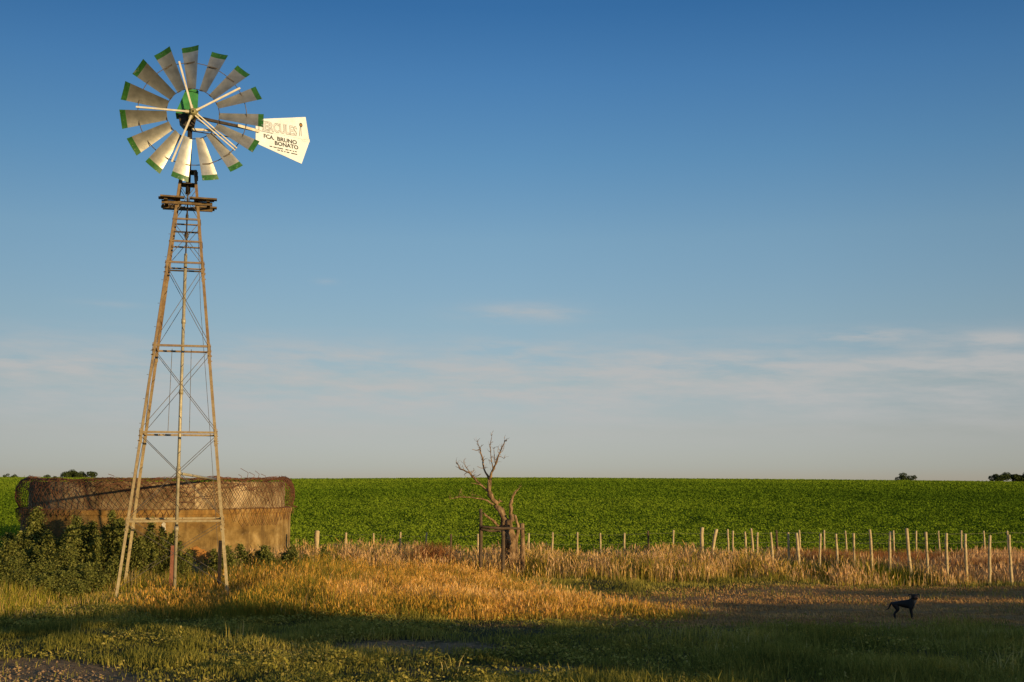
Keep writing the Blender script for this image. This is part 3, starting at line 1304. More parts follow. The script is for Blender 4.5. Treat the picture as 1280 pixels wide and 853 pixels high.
# delivery pipe from the drop pipe into the tank
pe = at_y(247, 602, 31.0)
dirv = Vector((TANK_C.x, TANK_C.y, 0)) - Vector((pe.x, pe.y, 0))
rim_p = Vector((TANK_C.x, TANK_C.y, 0)) - dirv.normalized() * (TANK_R - .12)
ps = TC + Vector((0, 0, 2.52 - TC.z))
pe = Vector((rim_p.x, rim_p.y, 2.40))
m = MB()
m.tube([to_mill(ps), to_mill(pe)], .03, 8)
m.tube([to_mill(ps + Vector((0, 0, -.1))), to_mill(ps + Vector((0, 0, .1)))], .05, 8)
m.build('delivery_pipe', M['pipe'], mill, True)

# iron stubs beside the tower foot
g = at_z(213.5, 741)
m = MB()
m.prism((0, 0, -.2), (.015, 0, 1.0), [(-.045, -.045), (.045, -.045), (.045, -.035), (-.035, -.035), (-.035, .045), (-.045, .045)], Vector((1, .3, 0)))
m.box((.0, 0, .4), .03, .12, .05)
o = m.build('iron_stake', M['rust'])
o.location = (g.x, g.y, tz(g.x, g.y))
tag(o, 'short rust red angle iron stake under the windmill beside the central pipe', 'stake')
g = at_y(274.5, 738, 25.2)
m = MB()
m.prism((0, 0, -.2), (.0, .02, 1.12), [(-.04, -.04), (.04, -.04), (.04, -.03), (-.03, -.03), (-.03, .04), (-.04, .04)], Vector((1, -.3, 0)))
m.box((0, .02, 1.08), .1, .1, .012)
o = m.build('iron_stake', M['iron_dark'])
o.location = (g.x, g.y, tz(g.x, g.y))
tag(o, 'short black iron stake close against the right leg of the windmill', 'stake')

# ------------------------------------------------------------------ water tank
tank = empty('water_tank', (TANK_C.x, TANK_C.y, 0), 0)
tag(tank, 'wide round stained concrete water tank with a stepped wall behind the windmill', 'water tank')
NSEG = 40
ZL, ZR = 1.62, 2.33


def ring_wall(ro, ri, z0, z1, seg, wob, seed):
    m = MB()
    rnd = random.Random(seed)
    nz = 6
    for j in range(seg):
        pass
    ph = [rnd.uniform(-1, 1) for _ in range(seg)]
    pr = []
    for k in range(nz + 1):
        pr.append((ro, z0 + (z1 - z0) * k / nz))
    pr += [(ro - .02, z1 + .02), (ri, z1 + .02), (ri, z0)]
    vs = []
    for (r, z) in pr:
        for j in range(seg):
            t = 2 * math.pi * j / seg
            rr = r + wob * ph[j]
            dz = .012 * ph[(j * 7) % seg] if z > z1 - .01 else 0
            vs.append((rr * math.cos(t), rr * math.sin(t), z + dz))
    fs = []
    for i in range(len(pr) - 1):
        for j in range(seg):
            j2 = (j + 1) % seg
            fs.append((i * seg + j, i * seg + j2, (i + 1) * seg + j2, (i + 1) * seg + j))
    m.add(vs, fs)
    return m


ring_wall(TANK_RB, TANK_R - .2, -.2, ZL, NSEG, .006, 3).build('base_wall', M['tank_base'], tank)
up = ring_wall(TANK_R, TANK_R - .14, ZL + .023, ZR, NSEG, .004, 5).build('upper_wall', M['tank_ring'], tank)
m = MB()
m.lathe([(TANK_R - .02, ZL - .08), (TANK_RB + .035, ZL - .08), (TANK_RB + .04, ZL + .03), (TANK_RB + .0, ZL + .05), (TANK_R - .02, ZL + .05)], 48)
m.build('ledge', M['tank_base'], tank)
# camera facing angle on the tank
A0 = math.atan2(-TANK_C.y, -TANK_C.x)


def tank_dir(px, R_):
    """angle on the drum of radius R_ that shows at column px"""
    best, ba = 1e9, A0
    for k in range(-900, 901):
        a = A0 + k * .0017
        x, y = TANK_C.x + R_ * math.cos(a), TANK_C.y + R_ * math.sin(a)
        col = 640 + F * x / (y * cp + (2 - EYE) * sp)
        if abs(col - px) < best:
            best, ba = abs(col - px), a
    return ba


def tpt(a, r, z):
    return (r * math.cos(a), r * math.sin(a), z)


# pale joint strips between the cast panels of the upper wall
for px in (247, 318):
    a = tank_dir(px, TANK_R)
    m = MB()
    w = .07 if px == 247 else .03
    m.add([tpt(a - w / TANK_R, TANK_R + .008, ZL + .06), tpt(a + w / TANK_R, TANK_R + .008, ZL + .06), tpt(a + w / TANK_R, TANK_R + .012, ZR - .01), tpt(a - w / TANK_R, TANK_R + .012, ZR - .01),
           tpt(a - w / TANK_R, TANK_R - .03, ZL + .06), tpt(a + w / TANK_R, TANK_R - .03, ZL + .06), tpt(a + w / TANK_R, TANK_R - .03, ZR - .01), tpt(a - w / TANK_R, TANK_R - .03, ZR - .01)],
          [(0, 1, 2, 3), (4, 7, 6, 5), (0, 4, 5, 1), (1, 5, 6, 2), (2, 6, 7, 3), (3, 7, 4, 0)])
    m.build('joint_strip', M['tank_pale'], tank)


def patch(name, pix, z_of, mat, R_, proud=.012):
    """an irregular scab on the drum: pix are photo pixels of its outline"""
    m = MB()
    pts = []
    for (px, py) in pix:
        a = tank_dir(px, R_)
        x, y = TANK_C.x + R_ * math.cos(a), TANK_C.y + R_ * math.sin(a)
        z = at_y(px, py, y).z
        pts.append((a, z))
    k = len(pts)
    ca = sum(p[0] for p in pts) / k
    cz = sum(p[1] for p in pts) / k
    vs = [tpt(ca, R_ + proud, cz)] + [tpt(a, R_ + proud * .7, z) for a, z in pts] + [tpt(a, R_ - .02, z) for a, z in pts]
    fs = [(0, 1 + i, 1 + (i + 1) % k) for i in range(k)] + [(1 + i, 1 + k + i, 1 + k + (i + 1) % k, 1 + (i + 1) % k) for i in range(k)]
    m.add(vs, fs)
    return m.build(name, mat, tank)


def blob(cx, cy, rx, ry, n=18, seed=1, jit=.35):
    r = random.Random(seed)
    return [(cx + math.cos(2 * math.pi * i / n) * rx * (1 - jit * r.random()), cy + math.sin(2 * math.pi * i / n) * ry * (1 - jit * r.random())) for i in range(n)]


patch('brick_patch', blob(246, 695, 26, 13, 30, 4, .55), None, M['brick'], TANK_RB, .016)
patch('stain', blob(206, 659, 4, 9.5, 20, 6, .6), None, M['white_stain'], TANK_RB, .02)

# rusty wire netting slumped over the rim
net = Stuff()


def net_pt(th, s):
    """th: angle from the camera side; s 0..1 from inside the rim over and down"""
    side = abs(math.sin(th)) ** 5
    b = (.24 if th < 0 else .17) * side
    prof = [(-.75, 2.26), (-.35, 2.40), (-.04, 2.455), (.05 + b * .55, 2.38), (.10 + b, 2.16), (.11 + b, 1.92), (.06 + b * .8, 1.70), (.24 + b * .4, 1.66), (.26 + b * .3, 1.35), (.24, 1.1)]
    u = s * (len(prof) - 1)
    i = min(int(u), len(prof) - 2)
    f = u - i
    dr = prof[i][0] * (1 - f) + prof[i + 1][0] * f
    z = prof[i][1] * (1 - f) + prof[i + 1][1] * f
    w = float(vnoise(np.array([th * 5 + 20]), np.array([s * 4.0]), 201)[0] - .5)
    w2 = float(vnoise(np.array([th * 9 + 40]), np.array([s * 7.0]), 203)[0] - .5)
    dr += max(w * .10, -.03) * (s > .3) + w * .1 * (s <= .3)
    z += w * .12 * (1 - s) + w2 * .05
    th2 = th + .02 * w2
    a = A0 + th2
    r = TANK_R + dr
    return Vector((TANK_C.x + r * math.cos(a), TANK_C.y + r * math.sin(a), z))


mb = MB()
NA, NS = 78, 18
TH0, TH1 = -1.75, 1.75
for fam in (0, 1):
    for i in range(-NS, NA + NS):
        pts = []
        for s in range(NS + 1):
            col_ = i + s * .5 * (1 if fam else -1) + (0 if fam else NS * .5)
            zig = .04 * ((s % 2) * 2 - 1)
            if 0 <= col_ <= NA:
                lim = .70 + .30 * float(vnoise(np.array([col_ * .13 + 5]), np.array([2.0]), 207)[0]) * (1 if col_ < NA * .9 else .6)
                if s / NS > lim:
                    break
                th = TH0 + (TH1 - TH0) * (col_ + zig * (1 if fam else -1)) / NA
                pts.append(net_pt(th, s / NS))
            elif pts:
                break
        if len(pts) > 1:
            mb.tube(pts, .0055, 4)
for k in range(150):
    u0 = random.uniform(0, .95)
    ln = random.uniform(.04, .16)
    s0, s1 = random.uniform(.05, .45), random.uniform(.1, .62)
    pts = []
    for q in range(7):
        f = q / 6
        th = TH0 + (TH1 - TH0) * min(.999, u0 + ln * f)
        p = net_pt(th, min(.98, max(0.01, s0 + (s1 - s0) * f + .06 * math.sin(f * 6 + k))))
        pts.append(p + Vector((random.uniform(-.02, .02), random.uniform(-.05, .0), random.uniform(-.02, .04))))
    mb.tube(pts, .006, 4)
# selvedge wires
for s in (.02, .28):
    mb.tube([net_pt(TH0 + (TH1 - TH0) * k / 120, s) for k in range(121)], .006, 5)
o = mb.build('wire_netting', M['net'])
tag(o, 'rusty diamond wire netting slumped over the rim of the concrete tank', 'netting')
# loose ends sticking up
for px, h in ((308, .28), (316, .18), (322, .22), (300, .12), (140, .12), (330, .14)):
    a = tank_dir(px, TANK_R)
    x, y = TANK_C.x + TANK_R * math.cos(a), TANK_C.y + TANK_R * math.sin(a)
    mb = MB()
    mb.tube([(x, y, 2.40), (x + .03, y, 2.42 + h * .6), (x + random.uniform(-.18, -.05), y, 2.42 + h)], .008, 4)
    mb.build('loose_wire', M['net'], o)

# ------------------------------------------------------------------ dead tree
DT = 30.0
base = at_z(637, 690 + 32)
base = Vector((x_at(637, DT), DT, tz(x_at(637, DT), DT)))
tree = empty('dead_tree', base, 0)
tag(tree, 'bare dead tree with a leaning trunk and few twisted limbs in the dry grass', 'tree')
rt = random.Random(5)


def tpath(pts, r0, r1, depth=0.0, sub=3):
    """zoom-picture points of the dead tree -> tube in tree space, with depth wandering and knobbly thickness"""
    P = []
    k = len(pts)
    for i, (x, y) in enumerate(pts):
        px, py = 540 + x / 4.74, 530 + y / 4.74
        yy = DT + depth * (i / max(1, k - 1))
        P.append(at_y(px, py, yy) - base)
    Q = []
    for i in range(k - 1):
        for s in range(sub):
            f = s / sub
            Q.append(P[i].lerp(P[i + 1], f) + Vector([rt.uniform(-1, 1) * r0 * .22 for _ in range(3)]) * (0 if (i == 0 and s == 0) else 1))
    Q.append(P[-1])
    n_ = len(Q)
    rad = [.78 * (r0 + (r1 - r0) * (i / (n_ - 1)) ** .8) * rt.uniform(.78, 1.22) for i in range(n_)]
    return Q, rad


def limb(name, specs, parent, n=8):
    m = MB()
    for (pts, a, b, d) in specs:
        Q, rad = tpath(pts, a, b, d)
        m.tube(Q, rad, n, jitter=.35)
    return m.build(name, M['deadwood'], parent, True)


limb('trunk', [([(468, 850), (468, 740), (440, 620), (425, 575), (385, 490), (355, 420), (341, 330)], .22, .05, 0),
               ([(470, 850), (482, 740), (462, 600), (468, 540)], .19, .085, -.1),
               ([(500, 850), (500, 720), (510, 600), (492, 540)], .09, .03, .1),
               ([(430, 850), (432, 740), (428, 640)], .06, .05, -.15)], tree, 10)
limb('limb', [([(341, 332), (305, 265), (302, 220), (285, 150), (270, 108)], .045, .012, .5), ([(285, 152), (262, 158), (238, 151)], .014, .007, -.1),
              ([(318, 262), (290, 262), (268, 252)], .012, .006, -.3), ([(300, 215), (310, 190)], .010, .006, .1), ([(276, 125), (262, 118)], .008, .005, 0)], tree)
limb('limb', [([(341, 328), (358, 275), (378, 235), (392, 190), (415, 140), (432, 102), (444, 98)], .045, .010, -.5),
              ([(362, 262), (350, 205), (344, 125), (354, 74)], .022, .007, .3), ([(375, 238), (369, 185), (366, 148)], .014, .006, -.3),
              ([(392, 192), (412, 196), (426, 206)], .012, .006, .2), ([(398, 178), (420, 160), (428, 130)], .012, .006, .3),
              ([(352, 225), (335, 210), (345, 240)], .010, .006, 0), ([(345, 150), (338, 120)], .008, .005, 0), ([(415, 140), (424, 118)], .008, .005, 0)], tree)
limb('limb', [([(352, 412), (315, 385), (270, 340), (225, 290), (165, 268), (150, 235), (143, 228)], .055, .010, .6), ([(226, 290), (205, 262), (190, 234)], .016, .006, .2),
              ([(240, 308), (268, 310), (292, 296)], .014, .006, -.2), ([(322, 388), (285, 360), (230, 350)], .016, .007, -.3), ([(235, 292), (250, 275), (246, 262)], .010, .005, 0),
              ([(215, 285), (190, 300), (205, 320)], .010, .005, .1), ([(165, 266), (140, 252)], .009, .005, .1), ([(190, 275), (180, 245)], .009, .005, .1)], tree)
limb('limb', [([(362, 478), (312, 448), (235, 436), (160, 434), (105, 444)], .035, .008, -.7), ([(312, 450), (280, 425), (240, 424)], .016, .007, .2),
              ([(200, 436), (180, 420), (172, 408)], .010, .005, 0), ([(160, 434), (130, 428)], .009, .005, 0)], tree)
limb('limb', [([(390, 470), (402, 455), (414, 462)], .04, .025, .1), ([(400, 458), (398, 442)], .025, .012, 0)], tree)
limb('limb', [([(468, 545), (468, 480), (478, 428), (500, 398), (520, 380)], .075, .010, .3)], tree)
limb('limb', [([(395, 608), (350, 565), (305, 530)], .05, .03, -.5)], tree)
# twig tips
for (x, y) in ((270, 108), (285, 150), (354, 74), (432, 102), (415, 140), (190, 234), (150, 235), (165, 268), (366, 148), (426, 206), (344, 125), (302, 220), (378, 235), (225, 290), (350, 205), (398, 178), (520, 380), (105, 444), (172, 408), (240, 424), (205, 262), (290, 180), (382, 215), (405, 160), (350, 170), (270, 340), (318, 262), (160, 434), (480, 425), (355, 280), (245, 310)):
    m = MB()
    for _ in range(5):
        a = rt.uniform(-1.2, 1.2)
        L = rt.uniform(10, 38)
        Q, rad = tpath([(x, y), (x + math.sin(a) * L * .5, y - math.cos(a) * L * .5), (x + math.sin(a + .3) * L, y - math.cos(a + .3) * L)], .006, .003, rt.uniform(-.2, .2), 1)
        m.tube(Q, rad, 4)
    m.build('twig', M['deadwood'], tree)


# ------------------------------------------------------------------ posts and rails round the dead tree
def post_mesh(h, r, seed, bend=0.0, n=8, lean=(0, 0)):
    rp = random.Random(seed)
    m = MB()
    k = 7
    pts, rad = [], []
    for i in range(k + 1):
        t = i / k
        z = -.25 + (h + .25) * t
        b = bend * math.sin(t * math.pi)
        pts.append((b + lean[0] * t + rp.uniform(-1, 1) * r * .12, lean[1] * t + rp.uniform(-1, 1) * r * .12, z))
        rad.append(r * rp.uniform(.88, 1.1) * (1 - .12 * t))
    pts.append((pts[-1][0], pts[-1][1], h + r * .25))
    rad.append(r * .45)
    m.tube(pts, rad, n, jitter=.1)
    return m


fr = empty('tree_guard', (x_at(628, 29.4), 29.4, tz(x_at(628, 29.4), 29.4)), 0)
tag(fr, 'old timber guard of dark posts and rails around the dead tree', 'timber frame')


def fr_local(px, py, Y):
    return at_y(px, py, Y) - fr.location


for (px, top, Y, r, mat, sd) in ((601, 637, 29.3, .048, 'post_dark', 1), (653, 655, 29.5, .066, 'deadwood', 2), (629, 664, 29.2, .05, 'post_dark', 3)):
    p = fr_local(px, top, Y)
    o = post_mesh(p.z, r, sd).build('post', M[mat], fr, True)
    o.location = (p.x, p.y, 0)
for (a, b, w) in (((600, 658.5), (656, 661.5), .06), ((601, 661.5), (630, 665), .05)):
    m = MB()
    A, B = fr_local(*a, 29.22), fr_local(*b, 29.38)
    m.tube([A, A.lerp(B, .4) + Vector((0, 0, -.02)), A.lerp(B, .7), B], [w * .5, w * .62, w * .5, w * .4], 7, jitter=.2)
    m.build('rail', M['post_dark'], fr, True)

# ------------------------------------------------------------------ wire fences
proto = {}
for sd in range(4):
    me = post_mesh(1.0, .036, 40 + sd, random.Random(sd).uniform(-.03, .03), 7)
    proto[sd] = me


def fence(name, label, posts, wires):
    """posts: (px, top_py, Y, radius, kind)"""
    X0 = x_at(posts[0][0], posts[0][2])
    root = empty(name, (X0, posts[0][2], tz(X0, posts[0][2])), 0)
    tag(root, label, 'fence')
    masters = {}
    tops = []
    for i, (px, top, Y, r, kind) in enumerate(posts):
        x = x_at(px, Y)
        gz = tz(x, Y)
        h = at_y(px, top, Y).z - gz
        key = (i % 4, kind)
        if kind in ('bent', 'lean', 'thick'):
            b = .12 if kind == 'bent' else .02
            o = post_mesh(h, r, 70 + i, -b, 8, (-.11, 0) if kind == 'lean' else (0, 0)).build('fence_post', M['post'], root, True)
            o['label'] = {'bent': 'crooked bent fence post', 'lean': 'taller leaning fence post', 'thick': 'thicker round end post'}[kind]
        else:
            if key not in masters:
                masters[key] = post_mesh(1.0, .036, 40 + i, random.uniform(-.03, .03), 7).build('fence_post', M['post_dark' if kind == 'dark' else 'post'], root, True)
                o = masters[key]
            else:
                o = masters[key].copy()
                C.objects.link(o)
                o.parent = root
            o.scale = (r * .82 / .036, r * .82 / .036, h)
            o.rotation_euler = (R(random.gauss(0, .8)), R(random.gauss(0, .8)), random.uniform(0, 6.28))
        o.location = Vector((x, Y, gz)) - root.location
        tops.append(Vector((x, Y, gz)) - root.location + Vector((0, -.04, 0)))
    for wz in wires:
        m = MB()
        pts = []
        for i, p in enumerate(tops):
            pts.append(p + Vector((0, 0, wz)))
            if i < len(tops) - 1:
                pts.append(p.lerp(tops[i + 1], .5) + Vector((0, 0, wz - .012)))
        m.tube(pts, .0022, 4)
        m.build('wire', M['wire'], root)
    return root


def line_Y(px, a, b):
    """depth where column px meets the ground line from (px,Y) a to b"""
    x0, y0 = x_at(a[0], a[1]), a[1]
    x1, y1 = x_at(b[0], b[1]), b[1]
    lo, hi = -.5, 1.5
    for _ in range(50):
        t = (lo + hi) / 2
        x, y = x0 + (x1 - x0) * t, y0 + (y1 - y0) * t
        c = y * cp - EYE * sp
        if 640 + F * x / c < px:
            lo = t
        else:
            hi = t
    return y0 + (y1 - y0) * (lo + hi) / 2


fa, fb = (396, 31.6), (1261, 32.8)
pxs = [(396, 664, .065, 'thick')] + [(p, 666.5 + random.uniform(-1.2, 1.2), random.uniform(.032, .042), 'pale') for p in (433, 466, 500, 532)]
pxs += [(564, 668, .036, 'dark'), (597, 668, .034, 'pale'), (661, 667, .036, 'pale')]
pxs += [(p, 666 + random.uniform(-1.2, 1.0), random.uniform(.032, .04), 'pale') for p in (691, 721, 751.5, 781)]
pxs += [(810, 664, .034, 'dark'), (843, 663, .036, 'pale'), (878.5, 660, .058, 'thick'), (910.5, 662, .036, 'pale'), (941, 661, .042, 'pale'), (972, 663, .04, 'dark'), (1001, 663, .036, 'pale'),
        (1032, 663, .036, 'pale'), (1060, 664, .034, 'pale'), (1089, 663, .034, 'pale'), (1118, 663.5, .034, 'pale'), (1146, 664, .034, 'pale'), (1175, 664, .03, 'pale'),
        (1204, 663.5, .034, 'pale'), (1232.5, 664, .032, 'pale'), (1261, 664, .034, 'pale'), (1290, 664, .034, 'pale'), (1319, 664, .034, 'pale'), (1350, 664, .034, 'pale')]
fence('wire_fence', 'long straight wire fence of thin pale posts along the edge of the green field', [(p, t, line_Y(p, fa, fb), r, k) for p, t, r, k in pxs], (.95, .7, .45))
na, nb = (897, 30.7), (1264, 27.1)
pn = [(897, 662, .045, 'bent'), (916, 664, .036, 'pale'), (932, 665, .036, 'pale'), (948, 666, .034, 'pale'), (967, 666, .04, 'pale'), (986, 666, .042, 'pale'), (1003, 667, .042, 'lean'),
      (1026, 667.5, .04, 'pale'), (1046, 668, .04, 'pale'), (1068, 667, .04, 'pale'), (1090, 662.5, .042, 'pale'), (1114, 665, .046, 'pale'), (1142, 661, .048, 'lean'), (1160, 665.5, .044, 'pale'),
      (1186, 667, .044, 'pale'), (1210, 668, .044, 'pale'), (1238, 669.5, .045, 'pale'), (1265, 669, .045, 'pale'), (1295, 669.5, .045, 'pale'), (1328, 670, .045, 'pale'), (1363, 670, .045, 'pale')]
fence('wire_fence', 'nearer wire fence of sturdier sunlit posts slanting forward on the right beyond the dog', [(p, t, line_Y(p, na, nb), r, k) for p, t, r, k in pn], (1.0, .72, .45))


# ------------------------------------------------------------------ shrubs
def shrub(name, loc, rx, ry, h, nleaf, size, mat, label, group=None, stems=9, seed=1, spiky=.5, tint0=.45):
    rs = np.random.default_rng(seed)
    root = empty(name, loc, 0)
    tag(root, label, 'shrub', group)
    m = MB()
    cs = []
    tips = []
    for i in range(stems):
        a = rs.uniform(0, 2 * np.pi)
        q = math.sqrt(rs.uniform(0, 1))
        bx, by = math.cos(a) * rx * q * .6, math.sin(a) * ry * q * .6
        tx, ty = math.cos(a) * rx * q, math.sin(a) * ry * q
        hh = h * (1 - .3 * q * q) * rs.uniform(.6, 1.08)
        mid = Vector(((bx + tx) / 2 + rs.normal(0, .05), (by + ty) / 2, hh * .55))
        m.tube([(bx, by, -.05), mid, (tx, ty, hh)], [.016, .011, .004], 5)
        tips.append(((bx, by, 0), mid, (tx, ty, hh)))
    m.build('stems', M['stem'], root)
    per = int(nleaf * 1.9) // stems
    for (a, b, c_) in tips:
        t = rs.uniform(.12, 1.0, per) ** .8
        a_, b_, c2 = np.array(a), np.array(b), np.array(c_)
        P = np.where(t[:, None] < .5, a_ + (b_ - a_) * (t[:, None] / .5), b_ + (c2 - b_) * ((t[:, None] - .5) / .5))
        spread = (.06 + .34 * np.sin(np.clip(t, 0, 1) * np.pi * .9)) * (rx * .9) * (1 - spiky * t)
        P = P + rs.normal(0, 1, (per, 3)) * spread[:, None] * np.array([.55, .55, .4])
        P[:, 2] = np.abs(P[:, 2]) + .01
        cs.append(P)
    P = np.concatenate(cs)
    tint = np.clip(tint0 + rs.normal(0, .2, len(P)), 0, 1)
    s = Stuff()
    v, q, T = leaves(P, rs.uniform(.6, 1.25, len(P)) * size, .3, tint, .55)
    s.add(v, [q], T)
    s.build('foliage', mat, root)
    return root


def gpt(px, Y):
    x = x_at(px, Y)
    return (x, Y, tz(x, Y) - .02)


SH = [
    # px, Y, rx, ry, h, leaves, size, label
    (10, 26.6, .95, .7, 1.25, 4200, .085, 'low dark green shrub at the far left edge of the picture'),
    (52, 27.4, .95, .8, 1.78, 6500, .085, 'tallest leafy shrub before the dark left end of the tank'),
    (95, 26.9, .85, .7, 1.55, 5500, .08, 'bushy green shrub between the tallest shrub and the windmill legs'),
    (130, 27.4, .78, .65, 1.66, 5200, .08, 'upright dense shrub just left of the windmill outer leg'),
    (76, 25.5, .95, .7, .95, 4200, .075, 'low sunlit weedy shrub in front of the tallest shrub'),
    (108, 25.4, .8, .5, .85, 3800, .07, 'bushy weed clump just left of the windmill front leg'),
    (14, 23.6, .8, .5, .6, 3000, .065, 'low dark weed mound at the left edge nearest the bare dirt'),
    (86, 24.3, .8, .45, .55, 3000, .065, 'low spreading weed clump in front of the bushes left of the windmill'),
    (18, 25.0, .9, .6, .85, 3800, .07, 'low tangled shrub at the left edge in front of the dark bushes'),
    (48, 23.9, .9, .5, .45, 3000, .06, 'lowest weedy shrub nearest the viewer at the far left'),
    (168, 27.0, .55, .45, 1.2, 2600, .075, 'small dark shrub directly behind the two left windmill legs'),
    (194, 27.2, .55, .45, 1.45, 3600, .08, 'narrow dark shrub against the tank left of the rust red stake'),
    (236, 27.4, .65, .45, .85, 2400, .07, 'low green shrub under the exposed brick patch of the tank'),
    (302, 27.9, .7, .5, 1.05, 2800, .075, 'leafy weed clump right of the windmill right legs'),
    (340, 28.3, .75, .5, 1.0, 2800, .075, 'weedy green clump before the right end of the tank'),
    (398, 29.8, .5, .45, .75, 2200, .07, 'small dark green bush around the thick fence post near the tank'),
]
for i, (px, Y, rx, ry, h, nl, sz, lab) in enumerate(SH):
    shrub('shrub', gpt(px, Y), rx, ry, h, int(nl * 1.5), sz * .78, M['shrub'], lab, 'shrubs around the water tank', 10, 300 + i, .45, .5)

# ------------------------------------------------------------------ far trees on the crest
def far_tree(px, top, wpx, Y, label, seed, lobes=7, cat='tree'):
    rs = np.random.default_rng(seed)
    ppm = F / Y
    x = x_at(px, Y)
    w = wpx / ppm
    ztop = at_y(px, top, Y).z
    gz = tz(x, Y)
    H = ztop - gz
    root = empty('far_tree', (x, Y, gz), 0)
    tag(root, label, cat, 'trees on the skyline')
    m = MB()
    m.tube([(0, 0, -.3), (.1, 0, H * .35), (.0, .1, H * .7)], [H * .035, H * .025, H * .01], 7)
    cl = []
    for i in range(lobes):
        lx = rs.uniform(-.42, .42) * w
        lz = H * rs.uniform(.3, .78) * (1 - .4 * (abs(lx) / (.5 * w)) ** 2)
        ly = rs.uniform(-.3, .3) * w
        rr = w * rs.uniform(.18, .28)
        cl.append((lx, ly, lz, rr))
        m.tube([(0, 0, H * .25), (lx * .5, ly * .5, lz * .7), (lx, ly, lz)], [H * .018, H * .012, H * .004], 5)
    m.build('trunk', M['bark'], root)
    P = []
    for (lx, ly, lz, rr) in cl:
        d = rs.normal(0, 1, (420, 3))
        d /= np.linalg.norm(d, axis=1)[:, None]
        d *= (rs.uniform(.3, 1, 420) ** .5)[:, None]
        P.append(np.array([lx, ly, lz]) + d * rr * np.array([1.1, 1.1, .75]))
    P = np.concatenate(P)
    P[:, 2] = np.minimum(P[:, 2], H)
    s = Stuff()
    v, q, T = leaves(P, rs.uniform(.05, .11, len(P)) * w * .8, .3, np.clip(.45 + rs.normal(0, .2, len(P)), 0, 1), .7)
    s.add(v, [q], T)
    s.build('crown', M['tree_leaf'], root)


for a in [(7, 588.5, 8, 300, 'tiny faint tree at the extreme left of the skyline', 501, 4),
          (17, 587.5, 10, 290, 'small round tree near the left end of the skyline', 502, 5),
          (29, 590, 8, 300, 'very small tree right of the small round skyline tree', 503, 4),
          (56, 590, 9, 310, 'low dark tree top between the small trees and the wide grove', 504, 4),
          (66, 590, 7, 310, 'low tree top beside the wide clump on the left skyline', 505, 4),
          (88, 584.5, 22, 285, 'left half of the wide spreading clump on the left skyline', 506, 8),
          (106, 585, 20, 285, 'right half of the wide spreading clump on the left skyline', 507, 8),
          (1133, 588.5, 18, 290, 'round dark tree standing alone on the right skyline', 508, 7),
          (1145, 591.5, 8, 290, 'small bush touching the round dark tree on the right skyline', 509, 4),
          (1251, 589.5, 20, 285, 'rounded tree starting the clump at the right edge of the skyline', 510, 7),
          (1267, 588.5, 24, 285, 'broad tree in the clump at the right edge of the skyline', 511, 8),
          (1290, 590, 26, 285, 'tree at the very right end of the skyline clump', 512, 8)]:
    far_tree(*a)

# ------------------------------------------------------------------ dog
dg_ = at_z(1130, 773)
DL = Vector((dg_.x, dg_.y, tz(dg_.x, dg_.y) + .0))


